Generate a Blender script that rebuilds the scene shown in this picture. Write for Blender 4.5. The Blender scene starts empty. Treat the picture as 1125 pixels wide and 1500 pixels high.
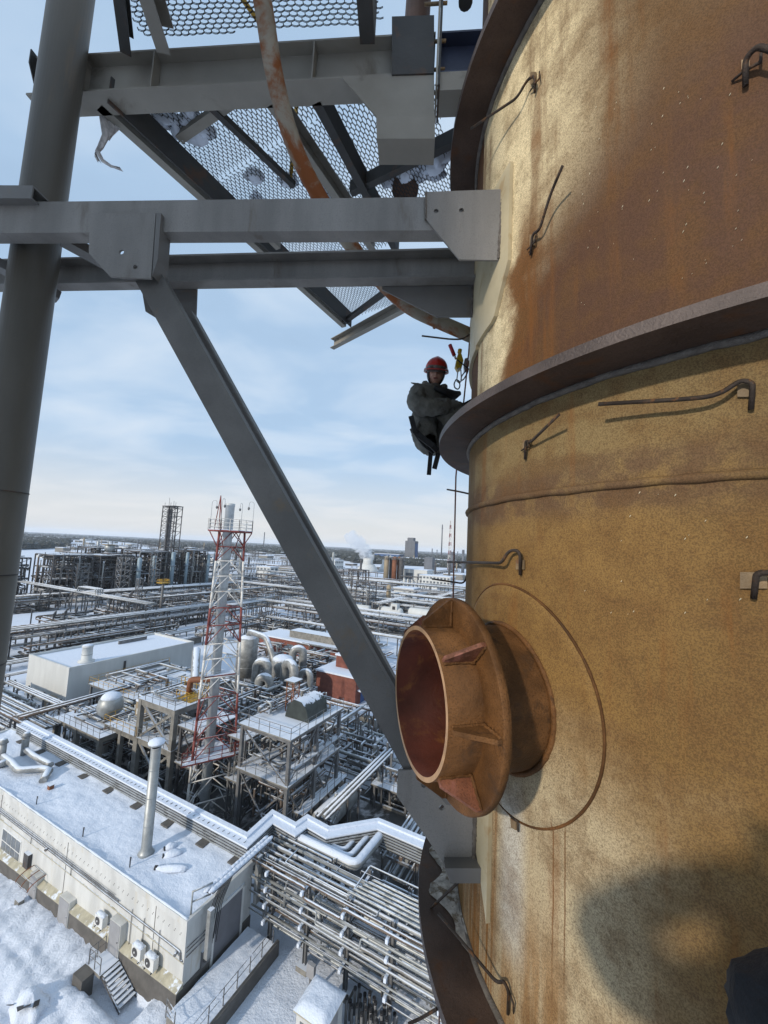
import bpy, bmesh, math, random
from mathutils import Vector, Matrix, noise as mnoise
random.seed(7)
SC = bpy.context.scene
COL = SC.collection
R = math.radians
# ------------------------------------------------------------------ camera
CAMZ = 30.0
FPX, PITCH, ROLL = 575.0, R(5.3), R(2.85)
_f = Vector((0, math.cos(PITCH), math.sin(PITCH)))
_r0 = Vector((1, 0, 0)); _u0 = Vector((0, -math.sin(PITCH), math.cos(PITCH)))
_rt = _r0*math.cos(ROLL) + _u0*math.sin(ROLL); _up = _u0*math.cos(ROLL) - _r0*math.sin(ROLL)
EYE = Vector((0, 0, CAMZ))
cd = bpy.data.cameras.new('camera'); cam = bpy.data.objects.new('camera', cd); COL.objects.link(cam)
cd.sensor_fit = 'HORIZONTAL'; cd.sensor_width = 36.0; cd.lens = FPX/1125*36
cd.clip_start = 0.02; cd.clip_end = 40000
m = Matrix((( _rt.x, _up.x, -_f.x, 0), (_rt.y, _up.y, -_f.y, 0), (_rt.z, _up.z, -_f.z, CAMZ), (0, 0, 0, 1)))
cam.matrix_world = m
SC.camera = cam
# ------------------------------------------------------------------ sky, sun, exposure
SUN_EL = R(23); SUN_TRAVEL = R(42)      # compass heading (from +Y towards +X) in which the light travels
W = bpy.data.worlds.new('World'); SC.world = W; W.use_nodes = True
wn = W.node_tree.nodes; wl = W.node_tree.links; wn.clear()
sky = wn.new('ShaderNodeTexSky'); sky.sky_type = 'NISHITA'; sky.sun_disc = False
sky.sun_elevation = SUN_EL; sky.sun_rotation = SUN_TRAVEL + math.pi
sky.altitude = 150; sky.air_density = 1.0; sky.dust_density = 1.6; sky.ozone_density = 1.6
tc = wn.new('ShaderNodeTexCoord'); sx = wn.new('ShaderNodeSeparateXYZ'); wl.new(tc.outputs['Generated'], sx.inputs[0])
def wm(op, a, b=None, c=None, clamp=False):
    n = wn.new('ShaderNodeMath'); n.operation = op; n.use_clamp = clamp
    for i, v in enumerate((a, b, c)):
        if v is None: continue
        if isinstance(v, (int, float)): n.inputs[i].default_value = v
        else: wl.new(v, n.inputs[i])
    return n.outputs[0]
zz = wm('ADD', wm('MAXIMUM', sx.outputs[2], 0.0), 0.16)
cx = wm('DIVIDE', sx.outputs[0], zz); cy = wm('DIVIDE', sx.outputs[1], zz)
cv = wn.new('ShaderNodeCombineXYZ'); wl.new(cx, cv.inputs[0]); wl.new(wm('MULTIPLY', cy, 1.5), cv.inputs[1])
nz = wn.new('ShaderNodeTexNoise'); nz.inputs['Scale'].default_value = 1.15; nz.inputs['Detail'].default_value = 5
nz.inputs['Roughness'].default_value = 0.48; nz.inputs['Distortion'].default_value = 0.35
wl.new(cv.outputs[0], nz.inputs['Vector'])
cr = wn.new('ShaderNodeMapRange'); cr.inputs[1].default_value = 0.36; cr.inputs[2].default_value = 0.74
cr.inputs[3].default_value = 0.74; cr.inputs[4].default_value = 0.95
wl.new(nz.outputs[0], cr.inputs[0])
cm_ = wn.new('ShaderNodeMix'); cm_.data_type = 'RGBA'
cm_.inputs[7].default_value = (4.6, 6.35, 8.5, 1)
wl.new(cr.outputs[0], cm_.inputs[0]); wl.new(sky.outputs[0], cm_.inputs[6])
wh = wn.new('ShaderNodeMix'); wh.data_type = 'RGBA'; wh.inputs[7].default_value = (6.9, 7.6, 8.4, 1)      # brighter cloud cores
c2_ = wn.new('ShaderNodeMapRange'); c2_.inputs[1].default_value = 0.46; c2_.inputs[2].default_value = 0.68; c2_.inputs[3].default_value = 0.0; c2_.inputs[4].default_value = 0.6
wl.new(nz.outputs[0], c2_.inputs[0]); wl.new(c2_.outputs[0], wh.inputs[0]); wl.new(cm_.outputs[2], wh.inputs[6])
hzm = wn.new('ShaderNodeMix'); hzm.data_type = 'RGBA'; hzm.inputs[7].default_value = (7.9, 7.6, 7.1, 1)     # pale winter horizon all the way round
h2_ = wn.new('ShaderNodeMapRange'); h2_.interpolation_type = 'SMOOTHSTEP'; h2_.inputs[1].default_value = 0.0; h2_.inputs[2].default_value = 0.24; h2_.inputs[3].default_value = 0.8; h2_.inputs[4].default_value = 0.0
wl.new(sx.outputs[2], h2_.inputs[0]); wl.new(h2_.outputs[0], hzm.inputs[0]); wl.new(wh.outputs[2], hzm.inputs[6])
bg = wn.new('ShaderNodeBackground'); bg.inputs[1].default_value = 0.11
wl.new(hzm.outputs[2], bg.inputs[0])
wo = wn.new('ShaderNodeOutputWorld'); wl.new(bg.outputs[0], wo.inputs[0])
sl = bpy.data.lights.new('sun', 'SUN'); sl.energy = 3.1; sl.angle = R(2.2); sl.color = (1.0, 0.91, 0.78)
so = bpy.data.objects.new('sun', sl); COL.objects.link(so)
_L = Vector((math.sin(SUN_TRAVEL)*math.cos(SUN_EL), math.cos(SUN_TRAVEL)*math.cos(SUN_EL), -math.sin(SUN_EL)))
so.rotation_euler = _L.to_track_quat('-Z', 'Y').to_euler(); so.location = (-20, -25, 60)
vs = SC.view_settings; SC.display_settings.display_device = 'sRGB'
vs.view_transform = 'Standard'; vs.look = 'None'; vs.exposure = 0.0; vs.gamma = 1.0; vs.use_curve_mapping = False
cy_ = SC.cycles; cy_.use_denoising = True; cy_.max_bounces = 6; cy_.diffuse_bounces = 3; cy_.glossy_bounces = 3; cy_.volume_bounces = 3
cy_.transparent_max_bounces = 6; cy_.caustics_reflective = False; cy_.caustics_refractive = False; cy_.sample_clamp_indirect = 6.0
# ------------------------------------------------------------------ from a pixel of the photograph to a point of the place
def pixel(p):
    v = Vector(p)-EYE; k = FPX/max(v.dot(_f), .01); return 562.5+k*v.dot(_rt), 750-k*v.dot(_up)
def ray(x, y):
    return (_f*FPX + _rt*(x-562.5) + _up*(750-y)).normalized()
def atz(x, y, z):
    d = ray(x, y); return EYE + d*((z-CAMZ)/d.z)
def atY(x, y, Y):
    d = ray(x, y); return EYE + d*(Y/d.y)
def onplane(x, y, p0, n):
    d = ray(x, y); return EYE + d*((p0-EYE).dot(n)/d.dot(n))
CC = Vector((2.208, 2.385)); RS = 1.659; RR = 1.871        # axis, shell radius, ring radius of the column
def oncol(x, y, off=0.0):
    d = ray(x, y); r = RS+off
    a = d.x*d.x+d.y*d.y; b = -2*(d.x*CC.x+d.y*CC.y); c = CC.length_squared-r*r
    q = max(b*b-4*a*c, 0); t = (-b-math.sqrt(q))/(2*a)
    return EYE+d*t
def ang_of(p): return math.atan2(p.y-CC.y, p.x-CC.x)
# ------------------------------------------------------------------ mesh helpers
def frame(d, up=Vector((0, 0, 1))):
    d = d.normalized()
    x = up.cross(d)
    if x.length < 1e-4: x = Vector((1, 0, 0)).cross(d)
    if x.length < 1e-4: x = Vector((0, 1, 0)).cross(d)
    x.normalize(); y = d.cross(x); return x, y, d
def fillet(pts, rad, n=5):
    pts = [Vector(p) for p in pts]; out = [pts[0]]
    for i in range(1, len(pts)-1):
        a, b, c = pts[i-1], pts[i], pts[i+1]
        u = (a-b); v = (c-b); lu, lv = u.length, v.length
        if lu < 1e-6 or lv < 1e-6: continue
        u /= lu; v /= lv; k = min(rad, lu*.49, lv*.49)
        p, q = b+u*k, b+v*k
        for j in range(n+1):
            t = j/n; out.append(p*(1-t)**2 + b*2*t*(1-t) + q*t*t)
    out.append(pts[-1]); return out
class MB:
    def __init__(s): s.v = []; s.f = []; s.sm = []; s.mi = []
    def add(s, vs, fs, smooth=False, mi=0):
        o = len(s.v); s.v += [tuple(p) for p in vs]
        for f in fs: s.f.append(tuple(i+o for i in f)); s.sm.append(smooth); s.mi.append(mi)
        return s
    def box(s, x0, y0, z0, x1, y1, z1, mi=0):
        if x0 > x1: x0, x1 = x1, x0
        if y0 > y1: y0, y1 = y1, y0
        if z0 > z1: z0, z1 = z1, z0
        return s.add([(x0,y0,z0),(x1,y0,z0),(x1,y1,z0),(x0,y1,z0),(x0,y0,z1),(x1,y0,z1),(x1,y1,z1),(x0,y1,z1)],
              [(0,3,2,1),(4,5,6,7),(0,1,5,4),(1,2,6,5),(2,3,7,6),(3,0,4,7)], mi=mi)
    def prof(s, p, q, poly, up=Vector((0, 0, 1)), closed=True):
        p, q = Vector(p), Vector(q); x, y, d = frame(q-p, Vector(up)); n = len(poly)
        vs = [p+x*a+y*b for a, b in poly]+[q+x*a+y*b for a, b in poly]
        fs = [(i, (i+1) % n, n+(i+1) % n, n+i) for i in range(n)]
        fs += [tuple(range(n-1, -1, -1)), tuple(range(n, 2*n))]
        return s.add(vs, fs)
    def bar(s, p, q, w, h, up=(0, 0, 1)):
        return s.prof(p, q, [(-w/2,-h/2),(w/2,-h/2),(w/2,h/2),(-w/2,h/2)], up)
    def ibeam(s, p, q, h, b, t=.012, up=(0, 0, 1)):
        w = t*.7
        return s.prof(p, q, [(-b/2,-h/2),(b/2,-h/2),(b/2,-h/2+t),(w/2,-h/2+t),(w/2,h/2-t),(b/2,h/2-t),(b/2,h/2),(-b/2,h/2),(-b/2,h/2-t),(-w/2,h/2-t),(-w/2,-h/2+t),(-b/2,-h/2+t)], up)
    def channel(s, p, q, h, b, t=.01, up=(0, 0, 1), side=1):
        w = t*.8; k = side
        pl = [(0,-h/2),(k*b,-h/2),(k*b,-h/2+t),(k*w,-h/2+t),(k*w,h/2-t),(k*b,h/2-t),(k*b,h/2),(0,h/2)]
        return s.prof(p, q, pl if k > 0 else pl[::-1], up)
    def angle(s, p, q, a, b, t=.01, up=(0, 0, 1)):
        return s.prof(p, q, [(0,0),(a,0),(a,t),(t,t),(t,b),(0,b)], up)
    def tube(s, pts, r, n=8, caps=True, smooth=True, mi=0):
        pts = [Vector(p) for p in pts]; k = len(pts)
        rs = r if isinstance(r, (list, tuple)) else [r]*k
        x = None; vs = []
        for i, p in enumerate(pts):
            a = (pts[i]-pts[i-1]).normalized() if i else (pts[1]-pts[0]).normalized()
            b = (pts[i+1]-pts[i]).normalized() if i < k-1 else a
            d = a+b
            if d.length < 1e-5: d = a
            d.normalize()
            if x is None: x, y, _ = frame(d)
            else:
                x = x-d*x.dot(d)
                if x.length < 1e-5: x, y, _ = frame(d)
                x.normalize(); y = d.cross(x)
            g = 1/max(.5, d.dot(a)); 
            for j in range(n):
                t = 2*math.pi*j/n; vs.append(p+(x*math.cos(t)+y*math.sin(t))*rs[i]*(1+(g-1)*.6))
        fs = [(i*n+j, i*n+(j+1) % n, (i+1)*n+(j+1) % n, (i+1)*n+j) for i in range(k-1) for j in range(n)]
        s.add(vs, fs, smooth, mi)
        if caps:
            o = len(s.v)-len(vs)
            s.f.append(tuple(o+j for j in range(n-1, -1, -1))); s.f.append(tuple(o+(k-1)*n+j for j in range(n))); s.sm += [False]*2; s.mi += [mi]*2
        return s
    def lathe(s, prof, n=24, p=(0,0,0), d=(0,0,1), smooth=True, cap0=True, cap1=True, mi=0, a0=0.0):
        p = Vector(p); x, y, z = frame(Vector(d)) if Vector(d).cross(Vector((0,0,1))).length > 1e-4 else (Vector((1,0,0)), Vector((0,1,0)), Vector((0,0,1)))
        vs = []
        for r, h in prof:
            for j in range(n):
                t = a0+2*math.pi*j/n; vs.append(p+z*h+(x*math.cos(t)+y*math.sin(t))*r)
        k = len(prof)
        fs = [(i*n+j, i*n+(j+1) % n, (i+1)*n+(j+1) % n, (i+1)*n+j) for i in range(k-1) for j in range(n)]
        s.add(vs, fs, smooth, mi); o = len(s.v)-len(vs)
        if cap0: s.f.append(tuple(o+j for j in range(n-1, -1, -1))); s.sm.append(False); s.mi.append(mi)
        if cap1: s.f.append(tuple(o+(k-1)*n+j for j in range(n))); s.sm.append(False); s.mi.append(mi)
        return s
    def blob(s, c, rx, ry, rz, n=12, k=7, jit=.0, seed=0, zmin=None, mi=0):
        vs = []; c = Vector(c)
        for i in range(k+1):
            ph = math.pi*i/k
            for j in range(n):
                t = 2*math.pi*j/n; d = Vector((math.sin(ph)*math.cos(t), math.sin(ph)*math.sin(t), math.cos(ph)))
                q = 1+jit*mnoise.noise(d*1.7+Vector((seed*3.1, seed*1.7, seed)))
                v = c+Vector((d.x*rx*q, d.y*ry*q, d.z*rz*q))
                if zmin is not None and v.z < zmin: v.z = zmin
                vs.append(v)
        fs = [(i*n+j, (i+1)*n+j, (i+1)*n+(j+1) % n, i*n+(j+1) % n) for i in range(k) for j in range(n)]
        return s.add(vs, fs, True, mi)
    def poly(s, pts, thick, holes=()):
        """flat plate from coplanar 3-D points, thick = extrude vector, holes = [(centre, radius)]"""
        pts = [Vector(p) for p in pts]; th = Vector(thick); n = len(pts)
        if not holes:
            nrm = (pts[1]-pts[0]).cross(pts[2]-pts[1])
            if nrm.dot(th) > 0: pts = pts[::-1]
            return s.add(pts+[p+th for p in pts], [tuple(range(n)), tuple(range(2*n-1, n-1, -1))]+[(i, n+i, n+(i+1) % n, (i+1) % n) for i in range(n)])
        bm = bmesh.new(); z = th.normalized(); x, y, _ = frame(z)
        rings = [pts]+[[Vector(c)+(x*math.cos(t*math.pi/7)+y*math.sin(t*math.pi/7))*r for t in range(14)] for c, r in holes]
        ed = []
        for rg in rings:
            vv = [bm.verts.new(p) for p in rg]
            ed += [bm.edges.new((vv[i], vv[(i+1) % len(vv)])) for i in range(len(vv))]
        bmesh.ops.triangle_fill(bm, edges=ed, use_beauty=True); bm.verts.index_update()
        vs = [v.co.copy() for v in bm.verts]; fs = [tuple(v.index for v in f.verts) for f in bm.faces]; N = len(vs); bm.free()
        out = [f for f in fs]+[tuple(N+i for i in f[::-1]) for f in fs]; o = 0
        for rg in rings:
            k = len(rg); out += [(o+i, N+o+i, N+o+(i+1) % k, o+(i+1) % k) for i in range(k)]; o += k
        s.add(vs+[v+th for v in vs], out); s.fixn = True
        return s
    def build(s, name, mat, parent=None, loc=None, recalc=False):
        me = bpy.data.meshes.new(name); me.from_pydata(s.v, [], s.f)
        for mt in (mat if isinstance(mat, (list, tuple)) else [mat]): me.materials.append(mt)
        me.polygons.foreach_set('use_smooth', s.sm); me.polygons.foreach_set('material_index', s.mi)
        if recalc or getattr(s, 'fixn', False):
            bm = bmesh.new(); bm.from_mesh(me); bmesh.ops.recalc_face_normals(bm, faces=bm.faces); bm.to_mesh(me); bm.free()
        me.update()
        o = bpy.data.objects.new(name, me); COL.objects.link(o)
        if parent: o.parent = parent
        if loc is not None: o.location = loc
        return o
def tag(o, label=None, cat=None, group=None, kind=None):
    if label: o['label'] = label
    if cat: o['category'] = cat
    if group: o['group'] = group
    if kind: o['kind'] = kind
    return o
def thing(name, label, cat, loc=(0,0,0), rz=0.0, group=None):
    o = bpy.data.objects.new(name, None); COL.objects.link(o); o.location = loc; o.rotation_euler = (0, 0, rz)
    o.empty_display_size = .1
    return tag(o, label, cat, group)
def share(obj, loc, parent, rot=None):
    c = obj.copy(); COL.objects.link(c); c.parent = parent; c.location = loc
    if rot is not None: c.rotation_euler = rot
    return c
# ------------------------------------------------------------------ material helpers
class NT:
    def __init__(s, name):
        s.m = bpy.data.materials.new(name); s.m.use_nodes = True; s.t = s.m.node_tree; s.n = s.t.nodes; s.l = s.t.links
        s.b = s.n['Principled BSDF']; s.tc = None; s.geo = None
    def put(s, sock, v):
        if isinstance(v, (int, float)): sock.default_value = v
        elif isinstance(v, tuple): sock.default_value = (v+(1,))[:4] if len(sock.default_value) == 4 else v[:3]
        else: s.l.new(v, sock)
    def obj(s):
        if not s.tc: s.tc = s.n.new('ShaderNodeTexCoord')
        return s.tc.outputs['Object']
    def G(s, k):
        if not s.geo: s.geo = s.n.new('ShaderNodeNewGeometry')
        return s.geo.outputs[k]
    def rnd(s):
        return s.n.new('ShaderNodeObjectInfo').outputs['Random']
    def math(s, op, a, b=None, c=None, clamp=False):
        n = s.n.new('ShaderNodeMath'); n.operation = op; n.use_clamp = clamp
        for i, v in enumerate((a, b, c)):
            if v is not None: s.put(n.inputs[i], v)
        return n.outputs[0]
    def sep(s, v):
        n = s.n.new('ShaderNodeSeparateXYZ'); s.l.new(v, n.inputs[0]); return n.outputs
    def comb(s, a, b, c):
        n = s.n.new('ShaderNodeCombineXYZ')
        for i, v in enumerate((a, b, c)): s.put(n.inputs[i], v)
        return n.outputs[0]
    def scale(s, v, k):
        n = s.n.new('ShaderNodeVectorMath'); n.operation = 'MULTIPLY'; s.l.new(v, n.inputs[0]); n.inputs[1].default_value = k; return n.outputs[0]
    def noise(s, v, sc, det=3, rough=.5, dist=0.0):
        n = s.n.new('ShaderNodeTexNoise'); s.put(n.inputs['Vector'], v)
        n.inputs['Scale'].default_value = sc; n.inputs['Detail'].default_value = det; n.inputs['Roughness'].default_value = rough; n.inputs['Distortion'].default_value = dist
        return n.outputs[0]
    def rng(s, v, a, b, c=0.0, d=1.0, smooth=True):
        n = s.n.new('ShaderNodeMapRange'); n.interpolation_type = 'SMOOTHSTEP' if smooth else 'LINEAR'
        s.put(n.inputs[0], v)
        for i, k in enumerate((a, b, c, d)): s.put(n.inputs[i+1], k)
        return n.outputs[0]
    def mix(s, f, a, b, mode='MIX'):
        n = s.n.new('ShaderNodeMix'); n.data_type = 'RGBA'; n.blend_type = mode; n.clamp_factor = True
        s.put(n.inputs[0], f); s.put(n.inputs[6], a); s.put(n.inputs[7], b); return n.outputs[2]
    def bump(s, h, strength=.3, dist=.01, nrm=None):
        n = s.n.new('ShaderNodeBump'); n.inputs['Strength'].default_value = strength; n.inputs['Distance'].default_value = dist
        s.l.new(h, n.inputs['Height'])
        if nrm is not None: s.l.new(nrm, n.inputs['Normal'])
        s.l.new(n.outputs[0], s.b.inputs['Normal']); return n.outputs[0]
    def done(s, col=None, rough=None, metal=None, spec=None):
        if col is not None: s.put(s.b.inputs['Base Color'], col)
        if rough is not None: s.put(s.b.inputs['Roughness'], rough)
        if metal is not None: s.put(s.b.inputs['Metallic'], metal)
        if spec is not None: s.put(s.b.inputs['Specular IOR Level'], spec)
        return s.m
SNOW = (.66, .71, .79)
def mat(name, c, rough=.6, metal=0.0, var=.25, vs=2.0, snow=0.0, rust=0.0, rustc=(.16,.065,.025), bump=.15, bs=30., streak=False, fine=.0):
    """weathered surface: colour varied by noise, optional rust patches and real snow lying on faces that look up"""
    n = NT(name); o = n.obj()
    v = n.comb(*[n.math('MULTIPLY', q, k) for q, k in zip(n.sep(o), (1, 1, .22))]) if streak else o
    a = n.noise(v, vs, 5, .6)
    col = n.mix(n.rng(a, .3, .72), tuple(x*(1-var) for x in c), tuple(min(1, x*(1+var*.7)) for x in c))
    if fine:
        col = n.mix(n.math('MULTIPLY', n.rng(n.noise(o, 160, 2), .45, .75), fine), col, tuple(x*.45 for x in c))
    if rust:
        rm = n.math('MULTIPLY', n.rng(n.noise(v, vs*1.7, 6, .65, .4), .62-rust*.25, .74-rust*.2), min(1, .55+rust))
        col = n.mix(rm, col, rustc)
    ro = rough
    if snow:
        nz = n.sep(n.G('Normal'))[2]
        t = n.math('ADD', nz, n.math('MULTIPLY', n.math('SUBTRACT', n.noise(n.G('Position'), .9, 5, .7), .5), 1.3*(1.1-snow*.5)))
        f = n.rng(t, .95-snow*.45, 1.05-snow*.4)
        col = n.mix(f, col, SNOW); ro = n.math('MAXIMUM', n.math('MULTIPLY', f, .85), rough)
        metal = n.math('MULTIPLY', n.math('SUBTRACT', 1.0, f), metal) if metal else metal
    n.bump(n.noise(o, bs, 4, .6), bump, .01)
    return n.done(col, ro, metal, .15 if rust > .3 else .4)
# ------------------------------------------------------------------ materials of the near steelwork
def column_material():
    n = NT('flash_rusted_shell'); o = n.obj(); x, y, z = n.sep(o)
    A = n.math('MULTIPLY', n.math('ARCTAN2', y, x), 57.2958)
    w1 = n.noise(o, 2.2, 5, .6, .3); w2 = n.noise(o, 5.5, 5, .65)
    st = n.noise(n.comb(n.math('MULTIPLY', x, 9.0), n.math('MULTIPLY', y, 9.0), n.math('MULTIPLY', z, .7)), 1.0, 5, .6)
    hz = n.noise(n.comb(n.math('MULTIPLY', x, 1.3), n.math('MULTIPLY', y, 1.3), n.math('MULTIPLY', z, 9.0)), 1.0, 4, .6)
    gr = n.noise(o, 190, 3, .75); g2 = n.noise(o, 60, 4, .7)
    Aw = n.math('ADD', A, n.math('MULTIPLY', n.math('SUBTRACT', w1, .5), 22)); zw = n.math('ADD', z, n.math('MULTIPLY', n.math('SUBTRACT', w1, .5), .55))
    # upper course
    up = n.mix(n.rng(Aw, -162, -138), (.82, .68, .42), (.155, .094, .046))  # pale paint to rust; the shell's lit-to-shaded falloff is in this colour too
    up = n.mix(n.math('MULTIPLY', n.rng(n.math('ADD', zw, n.math('MULTIPLY', n.math('ADD', A, 150), -.014)), 31.95, 31.3), n.rng(Aw, -166, -156)), up, (.105, .054, .033))
    orange = n.math('MULTIPLY', n.math('MULTIPLY', n.rng(Aw, -168, -163), n.rng(Aw, -152, -160)), n.rng(zw, 31.9, 31.45))
    up = n.mix(n.math('MULTIPLY', orange, .95), up, (.155, .058, .014))
    up = n.mix(n.math('MULTIPLY', n.rng(st, .48, .66), .55), up, (.14, .072, .032))
    # course below the ring
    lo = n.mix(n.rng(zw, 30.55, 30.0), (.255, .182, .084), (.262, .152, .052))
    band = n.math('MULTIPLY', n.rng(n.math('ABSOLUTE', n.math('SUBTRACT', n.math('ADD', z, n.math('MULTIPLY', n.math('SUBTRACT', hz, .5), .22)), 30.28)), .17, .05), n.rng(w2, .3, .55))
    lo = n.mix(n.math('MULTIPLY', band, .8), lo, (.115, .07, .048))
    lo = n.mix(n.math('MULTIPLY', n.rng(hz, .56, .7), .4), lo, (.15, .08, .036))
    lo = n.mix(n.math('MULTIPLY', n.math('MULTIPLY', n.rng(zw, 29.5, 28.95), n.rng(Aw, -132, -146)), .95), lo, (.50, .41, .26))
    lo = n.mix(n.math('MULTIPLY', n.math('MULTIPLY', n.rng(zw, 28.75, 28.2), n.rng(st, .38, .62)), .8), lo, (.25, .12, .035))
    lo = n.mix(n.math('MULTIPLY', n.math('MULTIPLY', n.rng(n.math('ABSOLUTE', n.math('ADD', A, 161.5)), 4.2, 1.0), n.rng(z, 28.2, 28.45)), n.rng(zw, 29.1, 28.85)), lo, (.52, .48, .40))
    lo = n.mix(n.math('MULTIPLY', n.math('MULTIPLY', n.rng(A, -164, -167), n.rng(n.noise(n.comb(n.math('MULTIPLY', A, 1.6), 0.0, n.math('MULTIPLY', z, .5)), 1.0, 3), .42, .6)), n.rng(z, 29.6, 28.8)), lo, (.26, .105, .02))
    lo = n.mix(n.math('MULTIPLY', n.rng(Aw, -150, -128), .55), lo, (.13, .076, .028))  # shading painted in: the shell colour darkens toward its right side
    # two rust tears below the nozzle
    for a0, amp in ((-153.4, .35), (-151.6, .18)):
        tear = n.math('MULTIPLY', n.rng(n.math('ABSOLUTE', n.math('ADD', n.math('SUBTRACT', A, a0), n.math('MULTIPLY', n.math('SUBTRACT', n.noise(n.comb(0.0, 0.0, z), 3.5, 2), .5), amp*2.2))), .17, .05), n.rng(z, 28.1, 28.7))
        lo = n.mix(n.math('MULTIPLY', n.math('MULTIPLY', tear, n.rng(z, 29.0, 28.95)), .75), lo, (.16, .065, .02))
    c = n.mix(n.rng(z, 30.70, 30.76, 0, 1, False), lo, up)
    c = n.mix(n.math('MULTIPLY', n.rng(w2, .42, .66), .5), c, (.15, .078, .03))
    c = n.mix(n.math('MULTIPLY', n.rng(gr, .42, .62), .8), c, n.mix(.62, c, (.03, .018, .01)))
    c = n.mix(n.math('MULTIPLY', n.rng(gr, .62, .8), .4), c, (.50, .35, .17))
    c = n.mix(n.math('MULTIPLY', n.rng(g2, .5, .72), .45), c, (.085, .046, .023))
    n.bump(n.math('ADD', n.math('MULTIPLY', gr, .5), n.math('MULTIPLY', g2, .6)), .35, .004)
    c = n.mix(n.math('MULTIPLY', n.math('MULTIPLY', n.rng(st, .52, .68), n.rng(w1, .4, .6)), .5), c, (.19, .068, .016))
    return n.done(c, n.rng(w2, .2, .8, .6, .8), .0, .1)
M = {}
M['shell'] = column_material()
M['ring'] = mat('rusted_ring_plate', (.075,.048,.035), .6, 0, .35, 3, rust=.35, rustc=(.09,.042,.02), bump=.3, bs=60, fine=.5)
M['ringcut'] = mat('flame_cut_edge', (.085,.064,.056), .5, .2, .25, 6, bump=.5, bs=90)
M['noz'] = mat('rusted_nozzle', (.135,.062,.022), .6, 0, .5, 5, rust=.4, rustc=(.065,.034,.016), bump=.45, bs=120, fine=.75)
M['nozgrey'] = mat('worn_grey_pad', (.23,.15,.06), .6, 0, .45, 3.5, rust=.55, rustc=(.13,.07,.024), bump=.3, bs=70, fine=.5, streak=True)
M['nozred'] = mat('primer_red_gusset', (.19,.068,.032), .65, 0, .5, 7, rust=.3, rustc=(.28,.11,.075), bump=.4, bs=140, fine=.8)
M['noznick'] = mat('bright_cut_rim', (.42,.25,.13), .5, .1, .3, 9, bump=.3)
M['bore'] = mat('bore_rust', (.10,.026,.014), .5, 0, .5, 2.5, rust=.4, rustc=(.21,.08,.022), bump=.35, bs=60)
M['grey'] = mat('grey_primer_steel', (.195,.182,.165), .55, .0, .28, 2.5, bump=.1, bs=40, streak=True, fine=.3, rust=.12, rustc=(.10,.08,.06))
M['grey2'] = mat('grey_primer_dark', (.135,.129,.120), .5, .0, .14, 2.5, rust=.12, rustc=(.17,.13,.09), bump=.08, bs=40)
M['grey3'] = mat('grey_primer_strut', (.115,.108,.098), .55, 0, .25, 2.5, rust=.1, rustc=(.14,.10,.06), bump=.1, bs=40, fine=.25)
M['pad'] = mat('pale_pad_plate', (.46,.39,.25), .5, 0, .16, 3, rust=.25, rustc=(.34,.24,.12), bump=.1)
M['weld'] = mat('weld_bead', (.14,.12,.10), .6, .1, .35, 20, bump=.8, bs=150)
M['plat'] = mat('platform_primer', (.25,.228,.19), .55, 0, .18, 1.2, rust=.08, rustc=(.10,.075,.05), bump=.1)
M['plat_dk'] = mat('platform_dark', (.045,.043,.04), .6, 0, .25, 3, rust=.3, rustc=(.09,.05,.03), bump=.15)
M['mesh'] = mat('grating_steel', (.032,.030,.028), .7, .0, .2, 4, bump=.05)
M['pipe'] = mat('painted_standpipe', (.105,.090,.070), .5, 0, .35, 1.6, rust=.18, rustc=(.19,.12,.06), bump=.1, streak=True)
M['drain'] = mat('rusty_drain_pipe', (.30,.26,.20), .55, 0, .25, 2, rust=.75, rustc=(.20,.065,.02), bump=.25, bs=40)
M['rod'] = mat('black_rod', (.055,.042,.034), .55, .2, .4, 12, rust=.35, rustc=(.16,.075,.03), bump=.4, bs=200)
M['tab'] = mat('hook_tab', (.22,.15,.08), .6, 0, .35, 12, rust=.3, bump=.3, bs=120)
M['blue'] = mat('dark_blue_steel', (.035,.045,.085), .5, 0, .3, 4, bump=.2)
M['snow'] = mat('fresh_snow', SNOW, .8, 0, .05, 3, bump=.5, bs=9)
M['dsnow'] = mat('dirty_snow', (.34,.31,.27), .85, 0, .6, 9, rust=.65, rustc=(.12,.09,.06), bump=.9, bs=22)
# ------------------------------------------------------------------ the column
col = thing('column', 'huge rusty steel column shell filling the right side', 'column', (CC.x, CC.y, 0))
cuts = [0, 6, 12, 18, 24, 27.96, 30.275, 32.0, 36.0, 42.0]
NS = 160
def pol(r, a, z): return Vector((r*math.cos(a), r*math.sin(a), z))
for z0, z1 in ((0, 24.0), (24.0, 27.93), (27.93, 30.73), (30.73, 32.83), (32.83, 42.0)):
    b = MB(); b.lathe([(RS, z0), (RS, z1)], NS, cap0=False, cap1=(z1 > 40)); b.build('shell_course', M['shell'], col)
def ring(z0, z1, r1, name='stiffening_ring', up=None):
    b = MB(); prof = [(RS-.02, z0), (r1, z0), (r1, z1), (RS-.02, z1)]
    n = NS; vs = [pol(r, 2*math.pi*j/n, z) for r, z in prof for j in range(n)]
    b.add(vs, [(j, (j+1) % n, n+(j+1) % n, n+j) for j in range(n)], True, 0)
    b.add(vs, [(n+j, n+(j+1) % n, 2*n+(j+1) % n, 2*n+j) for j in range(n)], True, 1)
    b.add(vs, [(2*n+j, 2*n+(j+1) % n, 3*n+(j+1) % n, 3*n+j) for j in range(n)], True, 0)
    rg = b.build(name, [M['ring'], M['ringcut']], col)
    wb = MB(); k = 240
    for zz, s in ((z0-.008, 1), (z1+.008, -1)):
        wb.tube([pol(RS+.006, 2*math.pi*j/k, zz+.003*random.uniform(-1, 1)) for j in range(k+1)], .016, 6, False)
    wb.build('weld_bead', M['weld'], rg); return rg
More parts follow.
